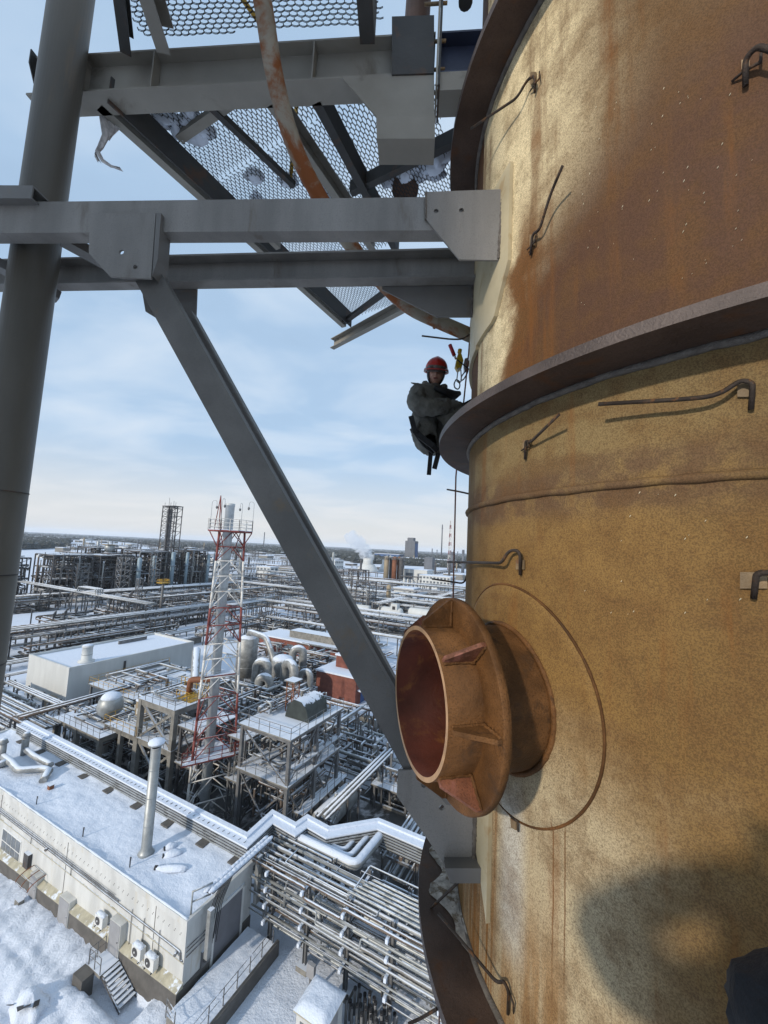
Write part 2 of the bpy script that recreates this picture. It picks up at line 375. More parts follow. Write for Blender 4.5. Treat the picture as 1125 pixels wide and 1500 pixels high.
r1 = ring(30.710, 30.753, RR); r1['label'] = 'ring seen from below at head height'
r2 = ring(32.815, 32.865, RR-.005)
r3 = ring(27.93, 27.975, RR+.025)
# frozen dirty snow lying on the lower ring
def smooth_end(u): e = min(1, u/.22, (1-u)/.22); return max(.02, e*(.75+.25*math.sin(u*37)))
b = MB(); k = 70; vs = []
for i in range(k+1):
    a = R(-172)+(R(160)-R(188))*0+R(60)*(-1)*(i/k)   # towards the far side
    for j in range(8):
        t = j/7; rr = RS+.004+(.19-.05*abs(mnoise.noise(Vector((i*.35, 2, 0)))))*t*smooth_end(i/k)
        h = .004+(1-t)**.6*.028*(.6+.6*mnoise.noise(Vector((i*.12, j*.2, 3))))+.006*mnoise.noise(Vector((i*.45, j*.6, 7)))
        edge = min(1, i/6, (k-i)/6)
        vs.append(pol(rr, a, 27.978+h*edge))
b.add(vs, [(i*8+j, (i+1)*8+j, (i+1)*8+j+1, i*8+j+1) for i in range(k) for j in range(7)], True)
sn = b.build('frozen_snow', M['dsnow'], r3, recalc=True)
# horizontal seam between two courses
b = MB(); k = 300
b.tube([pol(RS+.001, 2*math.pi*j/k, 30.275+.004*mnoise.noise(Vector((j*.21, 0, 0)))) for j in range(k+1)], [.017+.004*mnoise.noise(Vector((j*.4, 5, 0))) for j in range(k+1)], 8, False)
b.build('weld_seam', M['shell'], col)
def L3(p): return Vector((p.x-CC.x, p.y-CC.y, p.z))
def wob(pts, k=.0): return [p+Vector((random.uniform(-k, k),)*3) for p in pts]
def hook(rod, tab, strap, rad=.0075, down=None):
    """rod: [(px, py, offset)], tab: pixel box on the shell; strap: thin bent clip wire"""
    P = fillet([L3(oncol(x, y, o)) for x, y, o in rod], .05, 5)
    h = MB().tube(P, rad, 8).build('insulation_hook', M['rod'], col)
    if tab:
        x0, y0, x1, y1 = tab; q = [L3(oncol(x, y, .004)) for x, y in ((x0, y0), (x1, y0), (x1, y1), (x0, y1))]
        nn = (q[0]+q[2])*.5; nn.z = 0; nn.normalize()
        MB().poly(q, nn*.006).build('tab', M['tab'], h)
    if strap: MB().tube([L3(oncol(x, y, o)) for x, y, o in strap], rad*.55, 6).build('clip_wire', M['rod'], h)
    return h
hook([(690,188,.16),(758,143,.05),(772,117,.035),(784,110,.03),(783,136,.012)], (778,106,786,124), [(776,134,.01),(784,122,.025),(790,115,.02),(790,105,.01)], .0065)
hook([(824,243,.10),(806,285,.06),(790,338,.035),(780,342,.03),(777,374,.01)], (777,344,784,360), [(772,366,.012),(783,355,.02),(786,342,.01)], .0065)
hook([(1160,86,.05),(1125,72,.06),(1108,68,.06),(1092,86,.04),(1092,126,.012)], (1086,90,1098,104), [(1072,119,.006),(1090,104,.02),(1114,91,.03),(1115,73,.02)], .0085)
hook([(877,592,.09),(1000,585,.06),(1050,580,.045),(1085,557,.03),(1103,560,.03),(1100,600,.01)], (1080,560,1103,582), None, .0075)
hook([(819,607,.09),(777,648,.03),(770,645,.028),(769,673,.01)], (767,645,776,658), [(764,660,.01),(775,652,.02),(777,644,.012)], .0065)
hook([(657,823,.09),(735,825,.05),(745,806,.035),(762,806,.03),(762,842,.01)], (757,820,769,834), None, .0075)
hook([(1150,845,.05),(1125,838,.05),(1108,840,.045),(1104,876,.012)], (1084,838,1124,862), None, .0085)
hook([(642,1338,.20),(728,1440,.035),(738,1437,.03),(745,1452,.022),(744,1485,.01)], None, [(744,1447,.012),(752,1470,.02),(752,1484,.01)], .0065)
# small welded tab without rod, and far-side hooks at the shell's edge
b = MB().tube([L3(oncol(748,1196,.012)), L3(oncol(758,1203,.02)), L3(oncol(759,1218,.012))], .004, 6).build('clip_wire', M['rod'], col)
q = [L3(oncol(x, y, .004)) for x, y in ((749,1198),(757,1204),(757,1216),(750,1212))]
nn = q[0].copy(); nn.z = 0; nn.normalize(); MB().poly(q, nn*.006).build('tab', M['tab'], col)
for pts in ([(618,492,2.9),(660,497,2.85),(678,497,2.83),(689,489,2.82),(694,494,2.82),(694,504,2.82)], [(655,717,3.0),(672,720,2.9),(690,724,2.83)], [(633,848,3.0),(660,852,2.9),(680,855,2.85),(684,842,2.83)],
            [(615,1345,2.5),(640,1322,2.4),(676,1288,2.1)], [(598,1500,2.0),(616,1492,2.0),(640,1478,1.95)]):
    MB().tube(fillet([L3(atY(x, y, Y)) for x, y, Y in pts], .04, 4), .0065, 7).build('insulation_hook', M['rod'], col)
def lumpy(pts, r, name, parent, n=40, mt=None):
    pts = [Vector(p) for p in pts]; P = []
    for i in range(n+1):
        t = i/n*(len(pts)-1); k = min(int(t), len(pts)-2); q = pts[k].lerp(pts[k+1], t-k); P.append(q+Vector([random.uniform(-.002, .002) for _ in range(3)]))
    return MB().tube(P, [r*random.uniform(.75, 1.25) for _ in P], 6).build(name, mt or M['weld'], parent)
# unseen column added behind the viewpoint to cast shade on the brackets and the standpipe
shade_col = thing('column', 'unseen column added behind the viewpoint to shade the brackets', 'column', (-8.15, -4.85, 0))
MB().lathe([(1.72, 0), (1.72, 47)], 64).build('shell', M['shell'], shade_col)
for z in (20.0, 26.0, 33.0, 40.0): MB().lathe([(1.70, z), (1.95, z), (1.95, z+.05), (1.70, z+.05)], 64, cap0=False, cap1=False).build('stiffening_ring', M['ring'], shade_col)
# ------------------------------------------------------------------ nozzle with gusseted flange, a part of the column
NA = R(-163.8); NU = Vector((math.cos(NA), math.sin(NA), 0)); NV = Vector((-math.sin(NA), math.cos(NA), 0)); NZ = Vector((0, 0, 1))
_a = R(-163.8); NP = Vector((RS*math.cos(_a), RS*math.sin(_a), 29.35))
nb = MB()
nb.lathe([(.312, -.12), (.308, .22), (.308, .445), (.290, .445), (.290, -.05)], 72, NP, NU, cap0=False, cap1=False)
for i, f in enumerate(nb.f): nb.mi[i] = 0 if i < 144 else (1 if i < 216 else 2)
for i in range(144, 216): nb.sm[i] = False
noz = nb.build('nozzle', [M['noz'], M['noznick'], M['bore']], col); noz['label'] = 'open nozzle pipe with a gusseted flange'
MB().lathe([(.295, -.06), (.0, -.06)], 48, NP, NU, cap0=False, cap1=False).build('bore_end', M['bore'], noz)
fl = MB().lathe([(.307, .258), (.430, .258), (.436, .262), (.436, .288), (.430, .293), (.307, .293)], 80, NP, NU, cap0=False, cap1=False)
for i in range(len(fl.sm)): fl.sm[i] = (i//80 in (1, 2, 3))
fl.build('flange', M['noz'], noz)
for i in range(8):
    t = i*math.pi/4; e = NV*math.cos(t)+NZ*math.sin(t); tn = NV*(-math.sin(t))+NZ*math.cos(t)
    P = lambda r, h: NP+NU*h+e*r+tn*(-.009)
    MB().poly([P(.306, .291), P(.427, .291), P(.427, .312), P(.336, .434), P(.306, .434)], tn*.018).build('gusset', M['nozred'] if i % 2 else M['noz'], noz)
    for sg in (-.001, .019): lumpy([P(.310, .434)+tn*sg, P(.312, .299)+tn*sg, P(.424, .296)+tn*sg], .007, 'weld_bead', noz, 26, M['noz'])
# reinforcing pad hugging the shell round the nozzle
def hug(r, a):   # point on the shell at distance r from the nozzle centre, direction a
    y = r*math.cos(a); z = r*math.sin(a); an = _a+y/RS
    return an, NP.z+z
b = MB(); n = 90; prof = [(.31, .012), (.31, .030), (.34, .018), (.47, .017), (.495, .012), (.508, .001)]
vs = []
for r, off in prof:
    for j in range(n):
        an, zz = hug(r, 2*math.pi*j/n); vs.append(pol(RS+off, an, zz))
b.add(vs, [(i*n+j, i*n+(j+1) % n, (i+1)*n+(j+1) % n, (i+1)*n+j) for i in range(len(prof)-1) for j in range(n)], True)
b.build('reinforcing_pad', M['shell'], noz, recalc=True)
b = MB(); k = 120
b.tube([pol(RS+.003, *hug(.506, 2*math.pi*j/k)) for j in range(k+1)], [.006+.002*mnoise.noise(Vector((j*.6, 0, 1))) for j in range(k+1)], 6, False); b.build('weld_bead', M['noz'], noz)
b = MB(); b.tube([pol(RS+.022, *hug(.318, 2*math.pi*j/k)) for j in range(k+1)], [.013+.003*mnoise.noise(Vector((j*.6, 4, 1))) for j in range(k+1)], 6, False); b.build('weld_bead', M['noz'], noz)
# ------------------------------------------------------------------ two brackets carrying the standpipe
def vplane(a, c):
    a = Vector((a[0], a[1], 0)); c = Vector((c[0], c[1], 0)); d = (c-a).normalized(); n = Vector((-d.y, d.x, 0))
    if n.y < 0: n = -n
    return a, d, n
PA, DA, NA1 = vplane((.585, 2.04), (-3.3, 2.31))
PB, DB, NB1 = vplane((.58, 2.50), (-3.3, 2.88))
def onA(x, y, off=0.0): return onplane(x, y, PA+NA1*off, NA1)
def onB(x, y, off=0.0): return onplane(x, y, PB+NB1*off, NB1)
def patch(name, angs, lo, hi, r0, r1, mt, parent, steps=14):
    """plate rolled to the shell: z from lo to hi (piecewise linear over the angles)"""
    def lin(tb, a):
        for (a0, z0), (a1, z1) in zip(tb, tb[1:]):
            if a0 <= a <= a1: return z0+(z1-z0)*(a-a0)/(a1-a0)
        return tb[-1][1]
    aa = [angs[0]+(angs[1]-angs[0])*i/steps for i in range(steps+1)]; vs = []
    for a in aa:
        l, h = lin(lo, a), lin(hi, a)
        for r in (r0, r1):
            for z in (l, h): q = pol(r, R(a), z); vs.append((q.x+CC.x, q.y+CC.y, q.z))
    fs = []
    for i in range(steps):
        o, p = i*4, i*4+4; fs += [(o+2, o+3, p+3, p+2), (o, o+2, p+2, p), (o+3, o+1, p+1, p+3), (o+1, o, p, p+1)]
    fs += [(0, 1, 3, 2), (4*steps+0, 4*steps+2, 4*steps+3, 4*steps+1)]
    return MB().add(vs, fs).build(name, mt, parent, recalc=True)
def bracket(name, label, P0, D, N, on, face, near):
    t = thing(name, label, 'bracket', (P0.x, P0.y, 31.9)); base = Vector((P0.x, P0.y, 31.9))
    L = lambda p: p-base
    a = Vector((P0.x, P0.y, 31.91))-base; sgn = face
    MB().channel(a-D*(.02 if near else .05)*-1, a+D*4.6, .205, .085, .013, side=sgn).build('beam', M['grey'], t)
    return t, L
# near bracket
bk, L = bracket('support_bracket', 'near grey channel bracket with a long diagonal strut, welded to the column', PA, DA, NA1, onA, -1, True)
pl = MB().poly([L(onA(x, y, -.014)) for x, y in ((625,281),(737,277),(731,381),(673,380),(625,322))], NA1*.012, [(L(onA(639,309,-.014)), .014), (L(onA(676,308,-.014)), .014)]).build('gusset_plate', M['grey'], bk)
lumpy([L(onA(737,279,-.016)), L(onA(731,379,-.016))], .011, 'weld_bead', pl)
lumpy([L(onA(624,282,-.012)), L(onA(624,322,-.012))], .006, 'weld_bead', pl, 24)
q = patch('pad_plate', (-186, -164.6), [(-186, 31.30), (-169.5, 31.30), (-164.6, 31.55)], [(-186, 32.12), (-164.6, 32.12)], RS+.001, RS+.022, M['pad'], None); q.parent = bk; q.matrix_parent_inverse = Matrix.Translation(-Vector(bk.location))
p2 = MB().poly([L(onA(x, y, -.03)) for x, y in ((132,312),(228,312),(221,408),(161,405),(130,371))], NA1*.012, [(L(onA(178,369,-.03)), .015), (L(onA(198,391,-.03)), .014)]).build('gusset_plate', M['grey'], bk)
MB().poly([L(onA(x, y, -.03)) for x, y in ((229,312),(236,312),(231,380),(223,404))], NA1*.10).build('edge_plate', M['grey2'], bk)
s0, s1 = L(onA(215,402,.03)), L(onA(622,1138,.11))
MB().channel(s0, s1, .158, .075, .011, up=NA1.cross(s1-s0).normalized(), side=-1).build('strut', M['grey3'], bk)
lp = MB().poly([L(onA(x, y, .09)) for x, y in ((583,1129),(581,1166),(624,1226),(648,1262),(658,1290),(699,1290),(699,1120))], NA1*.014, [(L(onA(621,1150,.09)), .014), (L(onA(647,1183,.09)), .014)]).build('gusset_plate', M['grey'], bk)
lumpy([L(onA(697,1175,.088)), L(onA(694,1270,.088))], .012, 'weld_bead', lp)
lumpy([L(onA(650,1262,.088)), L(onA(694,1268,.088))], .009, 'weld_bead', lp, 26)
MB().poly([L(onA(x, y, .02)) for x, y in ((652,1272),(707,1272),(707,1294),(661,1294))], NA1*.14).build('base_plate', M['grey2'], bk)
MB().poly([L(onA(x, y, .07)) for x, y in ((617,1136),(654,1179),(690,1179),(690,1110),(617,1100))], NA1*.010).build('cover_plate', M['grey2'], bk)
q = patch('pad_plate', (-186, -166.8), [(-186, 28.30), (-170.5, 28.50), (-166.8, 28.28)], [(-186, 29.0), (-166.8, 29.0)], RS+.001, RS+.022, M['pad'], None); q.parent = bk; q.matrix_parent_inverse = Matrix.Translation(-Vector(bk.location))
# far bracket
bf, L = bracket('support_bracket', 'far grey channel bracket running parallel behind the near one', PB, DB, NB1, onB, 1, False)
MB().poly([L(onB(x, y, .012)) for x, y in ((600,378),(696,378),(696,464),(640,464),(560,424),(560,400))], NB1*.012, [(L(onB(620,406,.012)), .012), (L(onB(650,405,.012)), .012)]).build('gusset_plate', M['grey2'], bf)
lumpy([L(onB(694,380,.005)), L(onB(692,462,.005))], .010, 'weld_bead', bf)
MB().poly([L(onB(x, y, .012)) for x, y in ((200,380),(290,380),(286,486),(262,486),(213,456))], NB1*.012).build('gusset_plate', M['grey2'], bf)
k0, k1 = onA(215,402,.03), onA(622,1138,.11)
def toB(p): return Vector((p.x, PB.y+DB.y/DB.x*(p.x-PB.x)+.01, p.z))
s0, s1 = L(toB(k0)), L(toB(k1))
MB().channel(s0, s1, .158, .075, .011, up=NB1.cross(s1-s0).normalized(), side=1).build('strut', M['grey2'], bf)
MB().poly([L(toB(p)) for p in (onA(583,1129), onA(581,1166), onA(648,1262), onA(699,1262), onA(699,1129))], NB1*.014).build('gusset_plate', M['grey2'], bf)
q = patch('pad_plate', (-204, -175.5), [(-204, 31.28), (-179.5, 31.28), (-175.5, 31.50)], [(-204, 32.10), (-175.5, 32.10)], RS+.001, RS+.022, M['pad'], None); q.parent = bf; q.matrix_parent_inverse = Matrix.Translation(-Vector(bf.location))
# short dark stub and brace tying the two brackets near the standpipe
st_ = thing('cross_beam', 'short dark beam end lying on the near bracket at the left', 'beam', onA(20,292,.02))
o = onA(20,292,.02)
MB().channel(onA(-120,280,-.05)-o, onA(47,281,-.05)-o, .085, .10, .01, side=1).build('beam', M['grey2'], st_)
cb = thing('cross_brace', 'flat brace joining the two brackets beside the standpipe', 'brace', (-2.2, 2.3, 31.82))
MB().angle((.12, 0, .0), (.42, .45, .0), .09, .06, .008).build('brace', M['grey2'], cb)
MB().angle((-.62, .02, -.02), (-.28, .46, -.10), .09, .06, .008).build('brace', M['grey2'], cb)
# ------------------------------------------------------------------ standpipe
sp = thing('standpipe', 'thick grey vertical pipe standing at the left edge', 'pipe', (-2.435, 2.49, 0))
MB().lathe([(.127, 0), (.127, 40)], 40, cap0=False).build('pipe', M['pipe'], sp)
for z in (29.17, 29.72, 30.24, 34.6): MB().tube([Vector((.1275*math.cos(t*math.pi/20), .1275*math.sin(t*math.pi/20), z)) for t in range(41)], .0035, 6, False).build('weld_seam', M['plat_dk'], sp)
# ------------------------------------------------------------------ platform overhead
ZP = 33.25
pf = thing('overhead_platform', 'overhead steel platform with honeycomb grating, seen from below', 'platform', (-1.0, 2.6, ZP)); PO = Vector((-1.0, 2.6, ZP))
def LP(x, y, dz=0.0): return Vector((x, y, ZP+dz))-PO
ma, mb_ = Vector((-2.83, 2.735, ZP+.16)), Vector((.20, 2.475, ZP+.16)); md = (mb_-ma).normalized()
MB().ibeam(ma-PO, mb_-PO, .32, .165, .014).build('main_beam', M['plat'], pf)
mn = Vector((-md.y, md.x, 0)); mn = -mn if mn.y > 0 else mn
for s in (.42, .98, 2.18):
    c = ma+md*s; MB().poly([c-PO+mn*w+Vector((0, 0, h)) for w, h in ((.008, -.145), (.082, -.145), (.082, .145), (.008, .145))], md*.010).build('stiffener', M['plat'], pf)
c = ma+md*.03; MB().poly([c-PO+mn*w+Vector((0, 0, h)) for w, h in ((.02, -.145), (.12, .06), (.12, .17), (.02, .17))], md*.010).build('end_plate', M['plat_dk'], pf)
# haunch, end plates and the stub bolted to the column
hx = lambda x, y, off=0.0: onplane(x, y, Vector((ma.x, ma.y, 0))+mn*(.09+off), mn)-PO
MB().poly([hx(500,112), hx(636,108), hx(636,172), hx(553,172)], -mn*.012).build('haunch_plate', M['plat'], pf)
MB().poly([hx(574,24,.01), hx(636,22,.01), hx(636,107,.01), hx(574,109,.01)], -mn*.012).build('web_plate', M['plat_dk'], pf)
MB().poly([hx(551,171,.03), hx(637,169,.03), hx(637,203,.03), hx(552,203,.03)], -mn*.18).build('haunch_block', M['plat'], pf)
ep = mb_+md*.012
for k, mt in ((0, M['plat']), (1, M['plat_dk'])):
    e = ep+md*(.016*k); MB().poly([e-PO+mn*w+Vector((0, 0, h)) for w, h in ((-.12, -.30), (.12, -.30), (.12, .52), (-.12, .52))], md*.014).build('end_plate', mt, pf)
for w, h in ((.07, -.12), (.07, .10), (.07, .40), (-.07, -.12)):
    bt = ep-PO+mn*w+Vector((0, 0, h)); bo = MB().tube([bt-md*.10, bt+md*.06], .011, 8).build('bolt', M['tab'], pf)
    MB().lathe([(.021, -.02), (.021, 0)], 6, bt, -md, smooth=False).build('nut', M['tab'], bo)
MB().ibeam(ep+md*.03-PO, ep+md*.36-PO, .32, .165, .014).build('stub_beam', M['blue'], pf)
MB().poly([ep+md*.03-PO+mn*w+Vector((0, 0, h)) for w, h in ((.085, -.30), (.085, -.16), (-.085, -.16), (-.085, -.30))][::1], md*.22).build('stub_haunch', M['plat'], pf)
# edge channel, joists, cross members
E0, E1 = Vector((-2.30, 2.70, ZP+.10)), Vector((-.70, 5.56, ZP+.10))
MB().channel(E0-PO, E1-PO, .20, .075, .010, side=1).build('edge_beam', M['plat'], pf)
ed = (E1-E0).normalized(); en = Vector((ed.y, -ed.x, 0))
MB().bar(E0-PO+en*.09+Vector((0, 0, -.02)), E1-PO+en*.09+Vector((0, 0, -.02)), .012, .22).build('shaded_web', M['plat_dk'], pf)  # dark plate standing in for the shaded inner web of the edge beam
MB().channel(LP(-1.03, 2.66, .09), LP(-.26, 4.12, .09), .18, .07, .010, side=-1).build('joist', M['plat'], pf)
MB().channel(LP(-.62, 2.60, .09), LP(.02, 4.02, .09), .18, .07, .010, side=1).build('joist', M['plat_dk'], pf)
MB().channel(LP(-.47, 3.36, .09), LP(.55, 2.78, .09), .12, .06, .010, side=1).build('cross_member', M['plat_dk'], pf)
MB().angle(LP(-1.94, 3.05, .16), LP(-1.20, 2.66, .16), .07, .05, .008).build('cross_member', M['plat'], pf)
MB().angle(LP(-1.55, 2.75, .15), LP(-1.0, 3.45, .15), .05, .05, .007).build('cross_member', M['plat_dk'], pf)
MB().angle(LP(-.78, 5.52, .02), LP(-.10, 4.70, .02), .07, .05, .008).build('cross_member', M['plat_dk'], pf)
MB().channel(LP(-.95, 6.15, .02), LP(.25, 4.95, .02), .16, .08, .010, side=-1).build('end_beam', M['plat'], pf)
MB().bar(LP(-1.36, 3.9, .0), LP(-1.30, 4.02, .0), .06, .10).build('clip', M['plat'], pf)
MB().bar(LP(-1.05, 4.45, .0), LP(-.99, 4.57, .0), .06, .10).build('clip', M['plat'], pf)
# the part above and towards the camera
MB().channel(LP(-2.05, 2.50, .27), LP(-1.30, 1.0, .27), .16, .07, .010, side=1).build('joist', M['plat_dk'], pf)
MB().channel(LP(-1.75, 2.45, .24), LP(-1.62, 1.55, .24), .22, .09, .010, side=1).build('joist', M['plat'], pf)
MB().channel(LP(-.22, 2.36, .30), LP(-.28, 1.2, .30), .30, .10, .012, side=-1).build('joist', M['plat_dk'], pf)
MB().bar(LP(-1.7, 2.03, .30), LP(-.25, 1.90, .30), .05, .07).build('cross_member', M['plat_dk'], pf)
def grating(polyf, z, u, w, nu, nw, o, cell=(.058, .035), tk=.0022, hgt=.009):
    """expanded metal: flattened hexagons; polyf keeps a cell when its centre is inside"""
    b = MB(); a, c = cell
    for i in range(nu):
        for j in range(nw):
            cx_ = i*a+(a/2 if j % 2 else 0); cy0 = j*c*.78
            P = o+u*cx_+w*cy0
            if not polyf(P.x, P.y): continue
            h = [P+u*(a*kx)+w*(c*ky) for kx, ky in ((-.5, -.18), (-.5, .18), (-.18, .40), (.18, .40), (.5, .18))]
            h = [P+u*(-a/2)+w*(-c*.2), P+u*(-a/2)+w*(c*.2), P+u*(-a*.16)+w*(c*.39), P+u*(a*.16)+w*(c*.39), P+u*(a/2)+w*(c*.2)]
            h = [p+Vector((mnoise.noise(p*6), mnoise.noise(p*6+Vector((9, 0, 0))), mnoise.noise(p*5+Vector((0, 7, 0)))*1.2))*.007 for p in h]
            for p, q in zip(h, h[1:]):
                d = (q-p); k = Vector((-d.y, d.x, 0)).normalized()*tk; up = Vector((0, 0, hgt)); p = p-d*.04; q = q+d*.04
                b.add([p-k, p+k, q+k, q-k, p-k+up, p+k+up, q+k+up, q-k+up], [(0,3,2,1),(4,5,6,7),(0,1,5,4),(2,3,7,6)])
    return b
def rightof(x, y, off=.06): return (Vector((x, y, 0))-Vector((E0.x, E0.y, 0))).dot(en) > off
def offcol(x, y): return (Vector((x, y))-CC).length > RR+.10
o0 = Vector((E0.x, E0.y, ZP+.205))-PO+en*.03
def far_side(x, y): return (Vector((x, y, 0))-Vector((ma.x, ma.y, 0))).dot(-mn) > .13
for lo_, hi_ in ((0, .95), (.95, 1.9), (1.9, 3.4)):
    def pfn(x, y, lo_=lo_, hi_=hi_):
        X, Y = x+PO.x, y+PO.y; k = (Vector((X, Y, 0))-Vector((E0.x, E0.y, 0))); s = k.dot(ed); w = k.dot(en)
        return lo_+.01 < s < hi_-.01 and w > .04 and offcol(X, Y) and far_side(X, Y) and X < .85 and not (s > 2.35 and w > .95)
    grating(pfn, 0, ed, en, 66, 112, o0).build('grating_panel', M['mesh'], pf)['kind'] = 'stuff'
o1 = Vector((-2.0, 1.0, ZP+.37))-PO
def pnear(x, y):
    X, Y = x+PO.x, y+PO.y; return -2.0+(2.5-Y)*.5 < X < -.2 and 1.0 < Y < 2.58 and (Vector((X, Y, 0))-Vector((ma.x, ma.y, 0))).dot(mn) > .12
grating(pnear, 0, Vector((1, -.06, 0)), Vector((.06, 1, 0)), 44, 84, o1, (.056, .033)).build('grating_panel', M['mesh'], pf)['kind'] = 'stuff'
# valve body and pipe glimpsed above the platform
vv = thing('valve', 'dark valve body standing above the platform beside the column', 'valve', (.42, 2.35, 34.0))
MB().tube([(-.02, .1, -.1), (-.02, .1, .5)], .05, 12).build('body', M['plat_dk'], vv)
MB().tube([(-.10, .1, .12), (.10, .1, .12)], .09, 14).build('flange', M['tab'], vv)
rp = thing('rusty_standpipe', 'rust brown pipe rising through the honeycomb platform near the column', 'pipe', (.05, 3.55, 33.4))
MB().tube([(0, 0, .1), (.05, .05, 2.6)], .13, 18).build('pipe', mat('brown_pipe', (.12,.06,.035), .7, 0, .3, 3, bump=.2), rp)
yr = M['yellow'] = mat('yellow_paint', (.45,.27,.03), .5, 0, .2, 3, rust=.15)
hr = thing('yellow_handrail', 'yellow handrail post seen through the honeycomb grating', 'handrail', (-1.05, 3.45, 33.46))
MB().tube([(0, 0, 0), (0, 0, 1.1)], .02, 8).build('post', yr, hr); MB().tube([(-.6, -.9, 1.1), (0, 0, 1.1), (.5, .9, 1.1)], .02, 8).build('rail', yr, hr)
for i, (x, y, sx_, lab) in enumerate(((-1.05, 3.65, .42, 'snow clump lying on the honeycomb grating near its middle'), (-1.85, 3.0, .20, 'small snow clump on the grating against the edge beam'), (.02, 3.3, .34, 'snow clump on the grating beside the rusty standpipe'))):
    b = MB()
    for k in range(9): b.blob((x+random.uniform(-1, 1)*sx_, y+random.uniform(-.5, .5)*sx_, ZP+.225+.03), .10*random.uniform(.6, 1.3), .09*random.uniform(.6, 1.2), .06*random.uniform(.6, 1.4), 10, 6, .5, i*11+k)
    s_ = b.build('snow_clump', M['snow']); tag(s_, lab, 'snow', 'snow clumps on the overhead grating', 'stuff')
# torn plastic film hanging from the main beam
rg = MB(); 
for k, (xs) in enumerate(([(150,166),(153,195),(148,215),(143,222),(150,235),(165,246),(177,249)], [(158,166),(162,188),(155,205),(149,220),(140,228),(146,239)], [(166,168),(170,185),(160,200),(158,208)])):
    P = [atY(x, y, 2.80+.03*k) for x, y in xs]
    vs = []; 
    for i, p in enumerate(P):
        w = .030*(1-.75*i/len(P))*(1.5 if k == 2 else 1)
        vs += [p+Vector((-w, .01*math.sin(i*2), 0)), p+Vector((w*.4, -.02, .004)), p+Vector((w, .012*math.cos(i), 0))]
    fs = []
    for i in range(len(P)-1): fs += [(i*3, i*3+1, i*3+4, i*3+3), (i*3+1, i*3+2, i*3+5, i*3+4)]
    rg.add(vs+[Vector(v)+Vector((0, .003, 0)) for v in vs], fs+[tuple(len(vs)+i for i in f[::-1]) for f in fs], True)
tag(rg.build('plastic_film', mat('dirty_film', (.55,.52,.50), .4, 0, .3, 20)), 'torn pale plastic film dangling below the overhead main beam', 'plastic film')
# ------------------------------------------------------------------ drain pipe
dr = thing('drain_pipe', 'bent pale drain pipe with rust streaks below the platform', 'pipe', tuple(atY(690, 492, 3.05)))
DP = [atY(x, y, Y) for x, y, Y in ((372,-60,2.02),(385,0,2.06),(402,120,2.22),(432,222,2.42),(468,290,2.58),(508,352,2.75),(552,408,2.92),(600,452,3.02),(640,470,3.05),(700,496,3.10))]
o = Vector(dr.location)
MB().tube(fillet([p-o for p in DP], .3, 4), .056, 18).build('pipe', M['drain'], dr)
c = DP[8]-o; d = (DP[9]-DP[8]).normalized(); MB().lathe([(.062, -.012), (.066, 0), (.062, .012)], 18, c, d, cap0=False, cap1=False).build('weld_seam', M['drain'], dr)
# ------------------------------------------------------------------ the plant, laid out on its own grid (s to the right, t away)
A0 = R(-27); E1v = Vector((math.cos(A0), math.sin(A0), 0)); E2v = Vector((-math.sin(A0), math.cos(A0), 0))
def W3(s, t, z=0.0): return E1v*s+E2v*t+Vector((0, 0, z))
def plant(name, label, cat, s, t, z=0.0, rz=0.0, group=None): return thing(name, label, cat, tuple(W3(s, t, z)), A0+rz, group)
def X(v): return Vector(v)
M['wall'] = mat('white_panel_wall', (.56,.56,.54), .7, 0, .16, .8, bump=.1, bs=6, streak=True, rust=.2, rustc=(.50,.46,.38))
M['wallg'] = mat('white_sheet_wall', (.54,.55,.54), .6, 0, .08, .6, bump=.08, streak=True)
M['plinth'] = mat('grey_plinth', (.115,.108,.10), .8, 0, .2, 1.5, bump=.3)
M['ledge'] = mat('dirty_ledge', (.40,.37,.28), .8, 0, .2, 2, bump=.25, snow=.2)
M['concrete'] = mat('weathered_concrete', (.21,.20,.18), .85, 0, .3, 1.2, bump=.3, snow=.75)
M['galv'] = mat('galvanised_jacket', (.30,.305,.30), .5, .3, .3, 1.1, snow=.8, bump=.12, bs=12)
M['galvclean'] = mat('galvanised_clean', (.33,.345,.345), .45, .35, .25, 1.0, snow=.15, bump=.12, bs=12)
M['pipeA'] = mat('grey_pipe_coat', (.20,.195,.185), .55, .15, .3, .8, snow=.72, rust=.2, rustc=(.17,.11,.07))
M['pipeB'] = mat('brown_pipe_coat', (.13,.10,.08), .65, .0, .3, .8, snow=.72, rust=.25)
M['steel'] = mat('plant_steel', (.15,.15,.152), .6, .1, .3, .7, snow=.5, rust=.25, rustc=(.16,.10,.06))
M['steeldk'] = mat('plant_steel_dark', (.085,.083,.085), .7, .1, .35, .7, snow=.3, rust=.3, rustc=(.10,.06,.04))
M['red'] = mat('red_tower_paint', (.20,.05,.042), .6, 0, .3, 1.5, snow=.2)
M['white'] = mat('white_tower_paint', (.62,.60,.56), .55, 0, .25, 1.2, rust=.2, rustc=(.30,.18,.10), snow=.2)
M['brick'] = mat('red_brick', (.19,.068,.048), .85, 0, .25, 1.2, bump=.4, bs=40, snow=.2)
M['glass'] = mat('window_glass', (.14,.155,.17), .12, 0, .3, .7, bump=.02)
M['door'] = mat('grey_door', (.30,.30,.31), .5, 0, .1, 1)
M['flue'] = mat('aluminium_flue', (.52,.54,.54), .5, .15, .2, .8, snow=.1)
M['doordk'] = mat('roller_door', (.17,.17,.185), .55, 0, .1, 1, bump=.3, bs=3)
M['acw'] = mat('white_enamel', (.66,.66,.64), .4, 0, .06, 2, snow=.3)
M['dark'] = mat('black_rubber', (.025,.025,.028), .6, 0, .2, 3)
M['lblue'] = mat('pale_blue_column', (.27,.36,.42), .5, 0, .2, .3, snow=.2)
